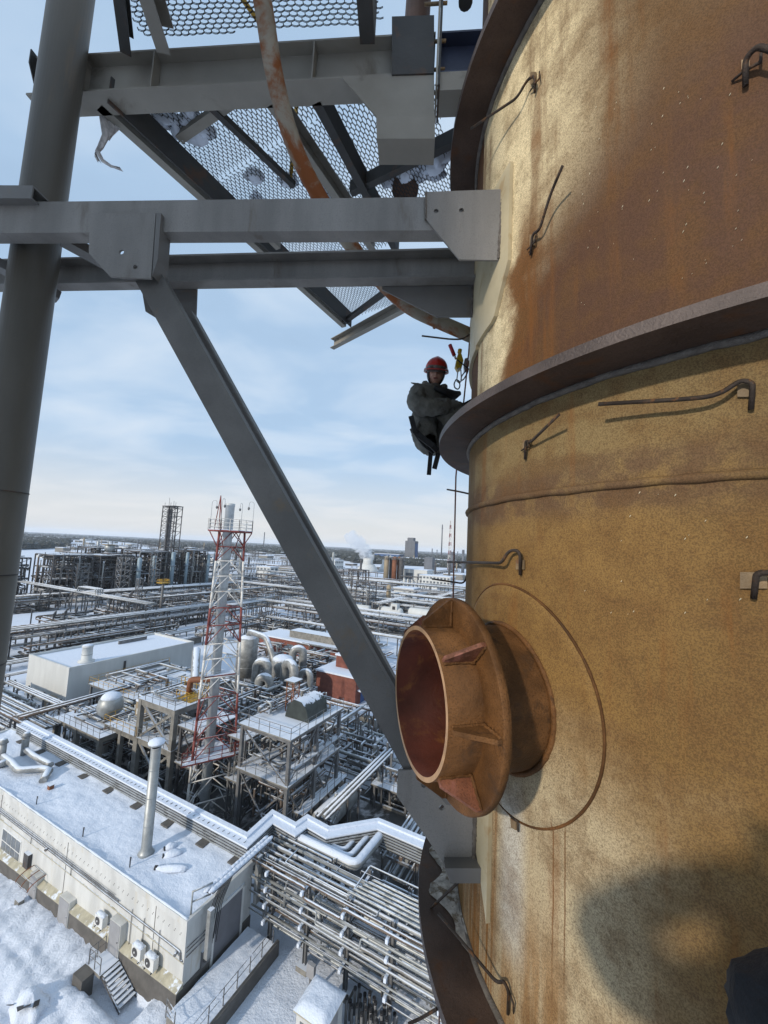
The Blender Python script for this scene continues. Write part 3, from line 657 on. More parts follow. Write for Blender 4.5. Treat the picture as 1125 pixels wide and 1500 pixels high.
M['rustcol'] = mat('rusty_column', (.22,.085,.04), .7, 0, .3, .4)
M['tan'] = mat('tan_column', (.30,.24,.16), .6, 0, .2, .3)
M['tarp'] = mat('dark_tarpaulin', (.035,.042,.038), .5, 0, .35, 1.5, bump=.5, bs=4, snow=.35)
M['fblue'] = mat('blue_cladding', (.05,.12,.30), .5, 0, .2, .1)
M['fgrey'] = mat('far_grey_block', (.12,.13,.15), .6, 0, .2, .1)
M['farwood'] = mat('winter_trees', (.045,.05,.045), .9, 0, .5, .02, snow=.1)
# ---- ground
def smst(x): x = max(0, min(1, x)); return x*x*(3-2*x)
def gh(s, t):
    h = -.0385*min(40, max(0, -23-s))*smst((25.5-t)/4)
    k = smst((t-6)/4)*smst((26-t)/3)*smst((s+84)/6)
    yard = smst((-21.5-s)/3)
    n = mnoise.fractal(Vector((s*.16, t*.22, .3)), 1, 2, 5)*.15+abs(mnoise.noise(Vector((s*.5+t*.35, (t-s)*.12, 2))))*.12+mnoise.fractal(Vector((s*.7, t*.7, 5)), 1, 2, 4)*.08
    rut = -.16*smst(1-abs((t-15.2+.06*s*.3-.7*math.sin(s*.13))/.55))-.14*smst(1-abs((t-13.4+.02*s-.7*math.sin(s*.13))/.5))
    for s0, a_, w_ in ((-38.5, .5, .45), (-36.4, .5, .45), (-30.2, 1.2, .4), (-28.4, 1.2, .4), (-44.0, .8, .5), (-42.0, .8, .5), (-34.0, .3, .3)):
        d_ = abs(s-s0-a_*math.sin(t*.3)-(t-15)*.25)/w_
        if d_ < 2.2: rut += -.15*smst(1-d_)+.07*smst(1-abs(d_-1.4)/.7)
    n += .10*(1-2*abs(mnoise.noise(Vector((s*1.1+t*.5, t*.45-s*.3, 8)))))+.05*mnoise.noise(Vector((s*2.3, t*1.6, 4)))
    bank = .30*smst(1-abs(t-16.4)/1.3)*(.5+.7*mnoise.noise(Vector((s*.33, 3, 1))))*smst((-24-s)/2)
    dip = smst((s+31.2)/.5)*smst((-24.8-s)/.8)*smst((t-17.3)/.7)*smst((19.6-t)/.3)
    if dip > 0: n *= 1-.8*dip; bank *= 1-dip; rut = rut*(1-dip)-.75*dip
    return h+k*((n+rut+bank)*yard+(1-yard)*(.05*n+.05*mnoise.noise(Vector((s*.8, t*.8, 9)))))
SA, SB, TA, TB, RES = -84.0, 8.0, 4.0, 26.5, .2
ns, nt = int((SB-SA)/RES), int((TB-TA)/RES); vs = []; fs = []
for i in range(ns+1):
    for j in range(nt+1):
        s = SA+(SB-SA)*i/ns; t = TA+(TB-TA)*j/nt
        edge = 0 if (i in (0, ns) or j in (0, nt)) else 1
        vs.append(W3(s, t, gh(s, t)*edge))
for i in range(ns):
    for j in range(nt): a = i*(nt+1)+j; fs.append((a, a+nt+1, a+nt+2, a+1))
gm = MB(); gm.add(vs, fs, True); BIG = 14000
o4 = [W3(SA, TA), W3(SB, TA), W3(SB, TB), W3(SA, TB)]; B4 = [W3(-BIG, -BIG), W3(BIG, -BIG), W3(BIG, BIG), W3(-BIG, BIG)]
gm.add(o4+B4, [(0, 4, 5, 1), (1, 5, 6, 2), (2, 6, 7, 3), (3, 7, 4, 0)])
def ground_material():
    n = NT('snow_covered_ground'); p = n.G('Position'); a = n.noise(p, .035, 6, .65); b_ = n.noise(p, .28, 5, .6)
    c = n.mix(n.math('MULTIPLY', n.rng(a, .55, .70), .35), (.65,.70,.79), (.44,.45,.47))
    c = n.mix(n.math('MULTIPLY', n.rng(b_, .58, .74), .22), c, (.45,.44,.43))
    n.bump(n.math('ADD', n.noise(p, 1.6, 6, .65), n.math('MULTIPLY', n.noise(p, 7, 4, .6), .4)), .75, .16)
    return n.done(c, .85, 0, .3)
M['ground'] = ground_material()
tag(gm.build('snow_ground', M['ground']), kind='structure')
M['pad_dark'] = mat('dirty_shaded_ground', (.10,.097,.095), .8, 0, .4, .25, rust=.45, rustc=(.5,.5,.52), bump=.5, bs=3)  # dirty ground and the shade under the structures, in one dark colour
def pad(name, s0, s1, t0, t1, z=.006): tag(MB().add([W3(s0, t0, z), W3(s1, t0, z), W3(s1, t1, z), W3(s0, t1, z)], [(0, 1, 2, 3)]).build(name, M['pad_dark']), kind='structure')
pad('process_yard', -66, -24, 30, 46); pad('pump_yard', -24, -10, 34, 50); pad('unit_yard', -240, -196, 84, 172); pad('duct_yard', -70, -46, 46, 80)
# ---- generators
def where(p):
    x, y = pixel(p); d = (Vector(p)-EYE).length
    a = 'left of the tall lattice tower' if x < 230 else 'behind the tall lattice tower' if x < 300 else 'behind the chimney tower' if x < 370 else 'behind the diagonal strut' if x < 500 else 'near the rusty column cluster' if x < 600 else 'close to the big column edge'
    return ('nearest works row, ' if d < 260 else 'middle works row, ' if d < 480 else 'far works row, ' if d < 800 else 'farthest works row, ')+a
def hidden(p, m=0): x, y = pixel(p); return x < 12 or x > 692
def railing(par, path, h=1.1, step=1.4, r=.022, mt=None, rails=(1.0, .55), sides=4):
    mt = mt or M['steel']; path = [Vector(p) for p in path]
    proto = None
    for k in rails: MB().tube([p+Vector((0, 0, h*k)) for p in path], r, sides, smooth=False).build('rail', mt, par)
    for a, b in zip(path, path[1:]):
        n = max(1, round((b-a).length/step))
        for i in range(n+1):
            p = a.lerp(b, i/n)
            if proto is None: proto = MB().box(-r, -r, 0, r, r, h).build('rail_post', mt, par, p)
            else: share(proto, p, par)
def pipes(par, specs, mts, n=8, rad=None):
    for pts, r in specs:
        P = fillet(pts, rad or r*2.2, 4) if len(pts) > 2 else pts
        MB().tube(P, r, n).build('pipe', random.choice(mts), par)
def rack(name, label, s, t, length, along, width, levels, npipe, step=6.0, post=.22, group=None, mts=None, rr=(.06, .2), sides=8, low=None, topsnow=None, rz=0):
    """pipe rack running along +s ('s') or +t ('t') from its corner"""
    th = plant(name, label, 'pipe rack', s, t, 0, rz, group); mts = mts or [M['galv'], M['galv'], M['pipeA'], M['pipeB']]
    f = (lambda u, w, z: Vector((u, w, z))) if along == 's' else (lambda u, w, z: Vector((w, u, z)))
    n = max(1, round(length/step)); top = max(levels); pr = br = None
    for i in range(n+1):
        u = length*i/n
        for w in (0, width):
            if pr is None: pr = MB().ibeam((0, 0, 0), (0, 0, top+.35), post, post, .02, up=(1, 0, 0)).build('post', M['steel'], th, f(u, w, 0))
            else: share(pr, f(u, w, 0), th)
        for z in levels:
            if br is None: br = MB().bar(f(0, -.25, 0), f(0, width+.25, 0), post*.8, post*.9).build('crossbeam', M['steel'], th, f(u, 0, z))
            else: share(br, f(u, 0, z), th)
    for z in levels:
        x = .1
        for k in range(npipe):
            r = random.uniform(*rr); 
            if x+2*r > width+.3: break
            e0, e1 = random.uniform(-.6, .1), random.uniform(-.1, .6)
            MB().tube([f(e0, x+r, z+post*.5+r), f(length+e1, x+r, z+post*.5+r)], r, sides).build('pipe', random.choice(mts), th)
            x += 2*r+random.uniform(.04, .35)
    dg_ = None
    if top > 2:
        for i in range(0, n, 2):
            a, c = f(length*i/n, 0, .3), f(length*(i+1)/n, 0, top-.2)
            MB().bar(a, c, .09, .09).build('brace', M['steel'], th)
            if along == 's' or i % 4 == 0: MB().bar(f(length*(i+1)/n, 0, .3), f(length*i/n, 0, top-.2), .09, .09).build('brace', M['steel'], th)
    return th
def frame_block(name, label, s, t, xs, ys, zs, pw=.3, mt=None, deck=True, braces=True, rails=True, cat='steel structure', group=None, deckmt=None, dens=.5, railmt=None, bay=None):
    th = plant(name, label, cat, s, t, 0, 0, group); mt = mt or M['steel']; pr = None
    for x in xs:
        for y in ys:
            if pr is None: pr = MB().box(-pw/2, -pw/2, 0, pw/2, pw/2, zs[-1]-.02).build('post', mt, th, (x, y, 0))
            else: share(pr, (x, y, 0), th)
    bx = by = None
    for z in zs:
        for y in ys:
            for a, b in zip(xs, xs[1:]): MB().bar((a, y, z-pw*.6), (b, y, z-pw*.6), pw*.75, pw*1.1).build('beam', mt, th)
        for x in xs:
            for a, b in zip(ys, ys[1:]): MB().bar((x, a, z-pw*.62), (x, b, z-pw*.62), pw*.7, pw*1.05).build('beam', mt, th)
        if deck: MB().box(xs[0]-.35, ys[0]-.35, z, xs[-1]+.35, ys[-1]+.35, z+.12).build('deck', deckmt or M['concrete'], th)
        if rails: railing(th, [(xs[0]-.3, ys[-1]+.3, z+.1), (xs[0]-.3, ys[0]-.3, z+.1), (xs[-1]+.3, ys[0]-.3, z+.1), (xs[-1]+.3, ys[-1]+.3, z+.1)], mt=railmt)
    if braces:
        zz = [0]+list(zs)
        for za, zb in zip(zz, zz[1:]):
            for a, b in zip(xs, xs[1:]):
                if random.random() < dens:
                    for p, q in (((a, ys[0], za), (b, ys[0], zb-.3)), ((b, ys[0], za), (a, ys[0], zb-.3))): MB().bar(p, q, pw*.35, pw*.45).build('brace', mt, th)
            for a, b in zip(ys, ys[1:]):
                if random.random() < dens:
                    for p, q in (((xs[-1], a, za), (xs[-1], b, zb-.3)), ((xs[-1], b, za), (xs[-1], a, zb-.3))): MB().bar(p, q, pw*.35, pw*.45).build('brace', mt, th)
    return th
def clutter(par, x0, x1, y0, y1, z0, z1, n, mts=None, rr=(.05, .16)):
    """pipe runs with elbows filling a bay of a structure"""
    mts = mts or [M['galv'], M['pipeA'], M['pipeB'], M['galvclean']]
    for i in range(n):
        p = Vector((random.uniform(x0, x1), random.uniform(y0, y1), random.uniform(z0, z1))); P = [p]
        for k in range(random.randint(1, 4)):
            ax = random.choice((0, 1, 2)); q = P[-1].copy(); q[ax] = (random.uniform(x0, x1), random.uniform(y0, y1), random.uniform(z0, z1))[ax]
            if (q-P[-1]).length > .5: P.append(q)
        if len(P) < 2: continue
        r = random.uniform(*rr); MB().tube(fillet(P, r*2.5, 3) if len(P) > 2 else P, r, 7).build('pipe', random.choice(mts), par)
def vessel_h(name, label, s, t, z, r, l, along='t', mt=None, snow=True, group=None):
    th = plant(name, label, 'tank', s, t, 0, 0 if along == 's' else R(90), group)
    d = (1, 0, 0); P = [(0, -.45*r), (.55*r, -.36*r), (.86*r, -.18*r), (r, 0), (r, l), (.86*r, l+.18*r), (.55*r, l+.36*r), (0, l+.45*r)]
    MB().lathe(P, 24, (0, 0, z), d, cap0=False, cap1=False).build('shell', mt or M['galv'], th)
    for x in (l*.2, l*.8): MB().box(x-.15, -r*.8, 0, x+.15, r*.8, z-r*.55).build('saddle', M['concrete'], th)
    MB().tube([(l*.5, 0, z+r*.9), (l*.5, 0, z+r+.35)], r*.16, 10).build('manhole', M['galvclean'], th)
    return th
# ------------------------------------------------------------------ near building
nbld = plant('near_building', 'long white panel building with a snow covered flat roof at lower left', 'building', -23.0, 19.8)
bl = lambda s, t: (s+23.0, t-19.8)
LB = 41.0; DB_ = 5.8
MB().box(-LB, 0, -.2, 0, DB_, 4.85).build('wall', M['wall'], nbld)
SLP = 1.15/24.5
MB().add([(-LB-.1, -.42, -3.2), (.06, -.42, -3.2), (.06, DB_+.06, -3.2), (-LB-.1, DB_+.06, -3.2), (-LB-.1, -.42, 1.20-SLP*LB), (.06, -.42, 1.20), (.06, DB_+.06, 1.20), (-LB-.1, DB_+.06, 1.20-SLP*LB)], [(0,3,2,1),(4,5,6,7),(0,1,5,4),(1,2,6,5),(2,3,7,6),(3,0,4,7)]).build('plinth', M['plinth'], nbld)
lg = MB(); lg.add([(x, y, 1.203+SLP*x*(x < 0)+dz) for x in (-LB-.1, .10) for y, dz in ((-.46, 0), (0, 0), (0, .36), (-.46, .06))], [(0, 1, 2, 3), (7, 6, 5, 4), (0, 4, 5, 1), (1, 5, 6, 2), (2, 6, 7, 3), (3, 7, 4, 0)]).build('ledge', M['ledge'], nbld, recalc=True)
for a, c in (((-LB, 0), (0, 0)), ((0, 0), (0, DB_)), ((0, DB_), (-LB, DB_)), ((-LB, DB_), (-LB, 0))):
    d = Vector((c[0]-a[0], c[1]-a[1], 0)).normalized()
    MB().bar(Vector((a[0], a[1], 5.03))-d*.11, Vector((c[0], c[1], 5.03))+d*.11 if False else Vector((c[0], c[1], 5.03))-d*.11, .22, .37).build('parapet', M['wall'], nbld)
b = MB(); nx, ny = 150, 24; vs = []
for i in range(nx+1):
    for j in range(ny+1):
        x = -LB+.1+(LB-.2)*i/nx; y = .1+(DB_-.2)*j/ny
        e = smst(min(j, ny-j)/3)
        vs.append((x, y, 5.05+.10*mnoise.fractal(Vector((x*.45, y*.6, 1)), 1, 2, 4)+.05*mnoise.noise(Vector((x*2.1, y*2.1, 4)))+.13*(1-e)))
b.add(vs, [(i*(ny+1)+j, (i+1)*(ny+1)+j, (i+1)*(ny+1)+j+1, i*(ny+1)+j+1) for i in range(nx) for j in range(ny)], True)
M['roofsnow'] = (lambda n: (n.bump(n.math('ADD', n.noise(n.obj(), 2.2, 5, .6), n.math('MULTIPLY', n.noise(n.obj(), 9, 4, .6), .35)), .7, .12), n.done((.65, .705, .80), .85, 0, .3))[1])(NT('roof_snow'))
b.build('roof_snow', M['roofsnow'], nbld)
b = MB()
b.tube([(-LB+LB*i/220, .03*mnoise.noise(Vector((i*.3, 1, 0)))+.02, 5.19+.02*mnoise.noise(Vector((i*.2, 5, 0)))) for i in range(221)], [.085+.05*mnoise.noise(Vector((i*.17, 9, 0))) for i in range(221)], 8)
b.build('parapet_snow', M['roofsnow'], nbld)
sm = MB().box(-.012, -.03, .4, .012, .0, 4.9).build('panel_seam', M['plinth'], nbld, (-3.15, 0, 0))
for x in (-26.5, -14.6): share(sm, (x, 0, 0), nbld)
fx = MB()
for i in range(70):
    x = -.6-i*.58
    for dz in (0, .12): fx.box(x+dz*.7, -.012, 4.05+dz, x+dz*.7+.045, -.0005, 4.11+dz)
fo = fx.build('panel_fixings', M['plinth'], nbld); fo['kind'] = 'stuff'
for k, (z, r) in enumerate(((3.22, .05), (3.45, .035), (3.62, .025))): MB().tube(fillet([(-LB, -.09-.02*k, z), (-.35-.4*k, -.09-.02*k, z), (-.25-.4*k, -.09, z-.5), (-.1-.4*k, -.03, z-.5)] if k == 0 else [(-LB, -.09-.02*k, z), (-6.5-.6*k, -.09-.02*k, z)], .15, 4), r, 8).build('wall_pipe', M['steel'], nbld)
for x in (-20.3, -13.7, -5.6, -4.2, -2.5): MB().tube([(x, -.06, 3.55), (x, -.06, 1.2 if x > -6 else 2.6)], .025, 6).build('downpipe', M['steel'], nbld)
MB().box(-LB, -.05, 2.58, 0, 0, 2.66).build('string_course', M['ledge'], nbld)
wf = MB().box(-25.6, -.03, .02, -21.95, .02, 2.16).build('window', M['acw'], nbld)
for i in range(4):
    for j in range(2): MB().box(-25.48+i*.875, -.055, .16+j*.99, -25.48+i*.875+.77, -.031, .16+j*.99+.87).build('pane', M['glass'], wf)
MB().box(-25.7, -.2, -.02, -21.85, 0, .02).build('sill', M['ledge'], wf)
MB().box(-20.7, -.30, .75, -19.9, 0, 1.9).build('vent_box', M['steeldk'], nbld)
for x, z0, w, h, lab in ((-18.7, -.85, 1.0, 1.95, 'grey door under the canopy frame'), (-14.0, -.75, 1.35, 2.0, 'grey door standing alone left of the first air conditioner'), (-7.25, .42, 1.15, 2.05, 'grey door above the outside stairs')):
    dy = .42
    dframe = MB().box(x-.06, -.07-dy, z0, x+w+.06, .0, z0+h+.05).build('door', M['wall'], nbld)
    dframe['label'] = lab
    MB().box(x, -.10-dy, z0, x+w, -.072-dy, z0+h).build('door_leaf', M['door'], dframe); MB().box(x+w-.14, -.16-dy, z0+1.0, x+w-.08, -.10-dy, z0+1.04).build('handle', M['steeldk'], dframe)
MB().tube([(-.6, -.25, 3.0), (-.75, -.02, 3.0)], .10, 8).build('floodlight', M['steel'], nbld)
MB().tube([(-17.4, -.25, 3.25), (-17.55, -.02, 3.25)], .12, 8).build('floodlight', M['steel'], nbld)
MB().box(-.05, 2.35, .9, .05, 4.75, 3.9).build('roller_door', M['doordk'], nbld, (.02, 0, 0))
for a in ((-.06, 2.15, .4, .10, 2.33, 4.1), (-.06, 4.77, .4, .10, 4.95, 4.1), (-.06, 2.15, 3.92, .10, 4.95, 4.12)): MB().box(*a).build('door_trim', M['acw'], nbld)
for z in (2.9, 3.2, 3.45): MB().tube([(.05, .1, z), (.05, 2.0, z)], .025, 6).build('wall_pipe', M['steeldk'], nbld)
MB().box(.0, 1.35, 1.2, .14, 2.1, 2.2).build('extractor_fan', M['steel'], nbld); MB().lathe([(.3, 0), (.3, .05)], 18, (.14, 1.72, 1.7), (1, 0, 0)).build('fan_grille', M['steeldk'], nbld)
# cable bridge at the corner, cables falling to the wall
cbg = plant('cable_bridge', 'snow topped cable tray bridge over the end wall, cables hanging from it', 'cable tray', -22.7, 20.3)
for dx, z in ((.0, 6.2), (.45, 6.35)):
    MB().box(dx-.17, .6, z, dx+.17, 6.2, z+.10).build('tray', M['steel'], cbg)
    b = MB(); 
    for i in range(16): b.blob((dx, .75+i*.36, z+.16), .17, .34, .11, 10, 6, .35, i+int(dx*10))
    b.build('tray_snow', M['roofsnow'], cbg)['kind'] = 'stuff'
for y in (.5,): 
    MB().tube([(-.45, y-.65, 5.1), (-.45, y-.65, 6.6), (.1, y+.5, 6.6)], .06, 8).build('post', M['galvclean'], cbg)
    MB().tube([(-.45, y-.6, 5.95), (.1, y+.4, 5.95)], .05, 8).build('rail', M['galvclean'], cbg)
for i in range(9):
    y0 = .55+i*.12; MB().tube(fillet([(.3, y0+1.2, 6.25), (.5, y0+.45, 6.1-.05*i), (.26+.03*(i % 3), y0+.25, 5.0), (.14+.03*(i % 2), y0+.15, 2.4+.2*(i % 4))], .5, 5), .03, 6).build('cable', M['dark'], cbg)
MB().box(.30, 4.9, 2.6, .62, 5.3, 5.9).build('cable_duct', M['galv'], cbg); MB().box(.28, .55, 2.3, .6, .9, 5.3).build('cable_duct', M['galv'], cbg)
# loading ramp at the end wall
rmp = plant('loading_ramp', 'snowy concrete loading ramp with a dark wall and handrail beside the end wall', 'ramp', -22.9, 18.6)
MB().box(.2, .0, 0, 2.9, 6.6, .82).build('platform', M['concrete'], rmp); MB().box(2.9, -4, 0, 3.12, 6.8, 1.0).build('retaining_wall', M['plinth'], rmp)
b = MB(); vs = []
for i in range(13):
    for j in range(26): x, y = .22+2.66*i/12, 6.58*j/25; vs.append((x, y, .85+.10*abs(mnoise.noise(Vector((x*.9, y*.7, 2))))+.04*mnoise.noise(Vector((x*3, y*3, 1)))))
b.add(vs, [(i*26+j, (i+1)*26+j, (i+1)*26+j+1, i*26+j+1) for i in range(12) for j in range(25)], True); b.build('ramp_snow', M['roofsnow'], rmp)
railing(rmp, [(2.75, -.2, .85), (2.75, 6.5, .85)], 1.05, 1.1, .025, M['steel'], (1.0, .55)); railing(rmp, [(.25, -.1, .85), (1.3, -.3, .85)], 1.05, 1.0, .022, M['steel'], (1.0, .7, .4))
# outside stairs
stw = plant('entry_stairs', 'steel entrance stairs with landing below the third wall door', 'stairs', -30.3, 18.1, .35)
MB().box(-.1, .0, -.1, 1.4, 1.25, .1).build('landing', M['concrete'], stw)
for i in range(8): MB().box(1.45+i*.27, .15, -.02-i*.13, 1.45+i*.27+.24, 1.2, .04-i*.13).build('tread', M['concrete'], stw)
for y in (.12, 1.22): MB().bar((1.4, y, -.05), (3.65, y, -1.1), .05, .18).build('stringer', M['steeldk'], stw)
railing(stw, [(-.05, 1.1, .1), (-.05, .05, .1), (1.3, .05, .1)], 1.0, .7, .022, M['steel'])
MB().box(-.35, -.75, -1.6, .75, .0, .05).build('cellar_box', M['plinth'], stw)
# canopy frame, air conditioners
cpy = plant('door_canopy', 'curved rusty canopy frame without cover over the far left wall door', 'canopy', -42.2, 18.5, .6)
for x in (0, 1.0, 2.0): MB().tube([(x, 1.2-1.2*math.cos(t), .15+.55*math.sin(t)) for t in [i*math.pi/16 for i in range(9)]], .035, 6).build('hoop', M['rustcol'], cpy)
for y, z in ((0, .15), (.35, .54), (1.2, .7)): MB().tube([(0, y, z), (2.0, y, z)], .03, 6).build('purlin', M['steel'], cpy)
def aircon(s, label):
    a = plant('air_conditioner', label, 'air conditioner', s, 19.38, 1.5, 0, 'air conditioners on the white panel wall')
    MB().box(-.48, -.18, 0, .48, .20, .72).build('casing', M['acw'], a); MB().lathe([(.27, 0), (.27, .02)], 22, (-.12, -.18, .36), (0, -1, 0)).build('fan_grille', M['steeldk'], a)
    MB().lathe([(.06, 0), (.06, .03)], 12, (-.12, -.20, .36), (0, -1, 0)).build('fan_hub', M['acw'], a)
    b = MB(); b.blob((0, .0, .74), .46, .2, .09, 12, 6, .2, int(s)); b.build('snow_cap', M['roofsnow'], a)
    for x in (-.35, .35): MB().box(x-.03, -.25, -.10, x+.03, .42, -.001).build('wall_arm', M['steeldk'], a)
aircon(-31.5, 'white air conditioner left of the stair door, hung alone'); aircon(-27.0, 'white air conditioner right of the stair door, left one of the pair'); aircon(-25.6, 'white air conditioner nearest the building corner, right one of the pair')
# roof fittings
vst = plant('vent_stack', 'tall galvanised vent stack with a snow cap standing on the near roof', 'stack', -30.9, 22.0, 5.0)
MB().lathe([(.62, .0), (.50, .18), (.38, .40), (.375, 8.0)], 28).build('pipe', M['galvclean'], vst)
for z in (2.1, 4.2, 6.3): MB().lathe([(.382, z), (.386, z+.03), (.382, z+.06)], 28, cap0=False, cap1=False).build('seam_band', M['galvclean'], vst)
MB().lathe([(.30, 8.0), (.28, 8.35)], 18).build('neck', M['dark'], vst); MB().lathe([(.60, 8.25), (.58, 8.36), (.30, 8.5)], 28).build('cap', M['galvclean'], vst)
MB().blob((0, 0, 8.36), .63, .63, .34, 20, 9, .08, 3, 8.36).build('snow_cap', M['roofsnow'], vst)
rd = plant('roof_duct', 'grey elbowed ventilation ducts lying on the far end of the near roof', 'duct', -55.5, 22.8, 5.0)
for pts, r in (([(-.4, -1.0, .1), (-.4, -1.0, 2.1)], .34), ([(-.2, .9, .1), (-.2, .9, 2.2)], .34), ([(-.4, -1.0, .75), (1.6, -.9, .55), (4.0, -1.2, .55), (5.5, .3, .5), (6.6, .4, .45)], .32), ([(-.2, .9, .7), (2.6, .7, .7), (4.4, .9, .6), (5.6, .9, .6)], .28), ([(1.0, -1.0, .5), (.6, -1.9, .25), (-.1, -2.6, .2)], .36), ([(6.4, .4, .5), (7.4, -.5, .2)], .34)):
    MB().tube(fillet(pts, .5, 4) if len(pts) > 2 else pts, r, 14).build('duct', M['galv'], rd)
for x, y in ((-.4, -1.0), (-.2, .9)): MB().lathe([(.46, 2.0), (.30, 2.4), (.05, 2.55)], 16, (x, y, 0)).build('cowl', M['galv'], rd)
for s, t, lab in ((-44.6, 20.4, 'short black rod on the near roof edge, farthest left'), (-36.8, 20.4, 'short black rod on the near roof edge, left of the stack'), (-30.5, 20.5, 'short black rod on the near roof edge, below the vent stack')):
    k = plant('lightning_rod', lab, 'rod', s, t, 5.05, 0, 'rods along the near roof edge'); MB().box(-.05, -.02, 0, .05, .02, .75).build('post', M['dark'], k); MB().tube([(0, 0, .74), (.12, 0, .8), (.2, 0, .6)], .012, 5).build('wire', M['dark'], k)
for i, (s, t, l, a) in enumerate(((-27.6, 22.0, 1.3, .5), (-28.9, 22.9, .7, .9), (-29.7, 23.3, .5, 1.1))):
    k = plant('snow_mound', ('long low snow mound on the near roof by its right end', 'short snow mound on the near roof right of the stack foot', 'smallest snow mound behind the stack foot on the near roof')[i], 'snow', s, t, 5.05, a, 'snow mounds on the near roof')
    MB().blob((0, 0, .05), l, .33, .30, 14, 8, .3, i, 0).build('mound', M['roofsnow'], k); MB().tube([(-l*.9, 0, .1), (-l*1.05, 0, .1)], .16, 10).build('pipe_end', M['dark'], k)
k = plant('roof_hatch', 'small brown box sitting alone in the roof snow', 'hatch', -46.3, 22.2, 5.05); MB().box(-.2, -.2, 0, .2, .2, .35).build('box', M['rustcol'], k); MB().box(-.22, -.22, .35, .22, .22, .39).build('lid', M['steel'], k)
# cable tray stack on feet along the roof and on past the building
TZ = 6.1; PATH = [(-62, 25.3), (-23.4, 25.2), (-23.6, 28.3), (-21.0, 28.1), (-20.8, 29.4), (-18.7, 29.2), (-15.6, 32.3), (-9.0, 32.2), (-4.0, 32.2)]
tr = plant('cable_tray_run', 'stacked cable trays under a snow lid, stepping past the near roof to the column', 'cable tray', -23.4, 25.2)
def offpath(P, d):
    out = []
    for i, p in enumerate(P):
        a = (Vector(P[i])-Vector(P[i-1])).normalized() if i else None; b_ = (Vector(P[i+1])-Vector(P[i])).normalized() if i < len(P)-1 else None
        a = a or b_; b_ = b_ or a; n1 = Vector((-a.y, a.x)); n2 = Vector((-b_.y, b_.x)); m_ = (n1+n2); m_ = m_/m_.dot(n1)
        out.append(Vector(p)+m_*d)
    return out
PL = [(s+23.4, t-25.2) for s, t in PATH]
def ribbon(w0, w1, z0, z1, name, mt, par):
    A = offpath(PL, w0); B = offpath(PL, w1); vs = []
    for a, c in zip(A, B): vs += [(a.x, a.y, z0), (c.x, c.y, z0), (c.x, c.y, z1), (a.x, a.y, z1)]
    fs = []
    for i in range(len(PL)-1):
        for k in range(4): fs.append((i*4+k, i*4+(k+1) % 4, i*4+4+(k+1) % 4, i*4+4+k))
    fs += [(0, 1, 2, 3)[::-1], tuple(4*(len(PL)-1)+k for k in range(4))]
    return MB().add(vs, fs).build(name, mt, par, recalc=True)
for i in range(6): ribbon(-.05, .95, TZ-.05-i*.22, TZ+.05-i*.22, 'tray', M['galvclean'], tr); ribbon(.0, .9, TZ-.17-i*.22, TZ-.05-i*.22-.003, 'cable_layer', M['dark'], tr)
ribbon(-.10, 1.02, TZ+.053, TZ+.16, 'lid', M['roofsnow'], tr); ribbon(.55, .95, TZ+.163, TZ+.32, 'snow_ridge', M['roofsnow'], tr)
tk = None
for i in range(64):
    p = (-38.3+i*.6, .25, TZ+.16)
    if tk is None: tk = MB().box(-.03, -.10, 0, .03, .10, .05).build('lid_clip', M['steeldk'], tr, p)
    else: share(tk, p, tr)
tf = None
for x in (-36, -31.5, -27, -22.5, -18, -13.5, -9, -4.5, -.8):
    if tf is None:
        tf = MB().box(-.06, .2, 5.0, .06, .32, TZ-1.3).build('foot', M['steel'], tr, (x, -.15, 0)); ft = MB().box(-.45, -.15, 5.0, .45, .7, 5.14).build('foot_pad', M['plinth'], tr, (x, -.55, 0))
    else: share(tf, (x, -.15, 0), tr); share(ft, (x, -.55, 0), tr)
for s, t in ((-20.9, 29.0), (-17.4, 30.8), (-12.0, 32.7), (-6, 32.7)): MB().ibeam((s+23.4, t-25.2, 0), (s+23.4, t-25.2, TZ-1.32), .3, .3, .02, up=(1, 0, 0)).build('post', M['steel'], tr)
MB().box(-40, .65, 5.0, -1.6, .8, 5.35).build('kerb', M['wall'], tr)
# ------------------------------------------------------------------ pipe racks and yard right of the near building
fr = plant('pipe_rack', 'four level silver pipe rack beside the end of the near building', 'pipe rack', -22.6, 25.6)
pr = br = None
for s in (-20.9, -17.6, -14.2, -10.9, -7.4, -3.5, 1.0):
    for t in (0, 2.9):
        if pr is None: pr = MB().ibeam((0, 0, 0), (0, 0, 6.0), .26, .24, .02, up=(1, 0, 0)).build('post', M['steel'], fr, (s+22.6, t, 0)); pc = MB().box(-.45, -.4, 0, .45, .4, .35).build('footing', M['concrete'], fr, (s+22.6, t, 0))
        else: share(pr, (s+22.6, t, 0), fr); share(pc, (s+22.6, t, 0), fr)
    for z in (2.2, 3.3, 4.4, 5.5):
        if br is None: br = MB().bar((0, -.75, 0), (0, 3.3, 0), .2, .22).build('crossbeam', M['steel'], fr, (s+22.6, 0, z)); ec = MB().box(-.09, -.95, -.10, .09, -.752, .16).build('end_cap', M['roofsnow'], fr, (s+22.6, 0, z))
        else: share(br, (s+22.6, 0, z), fr); share(ec, (s+22.6, 0, z), fr)
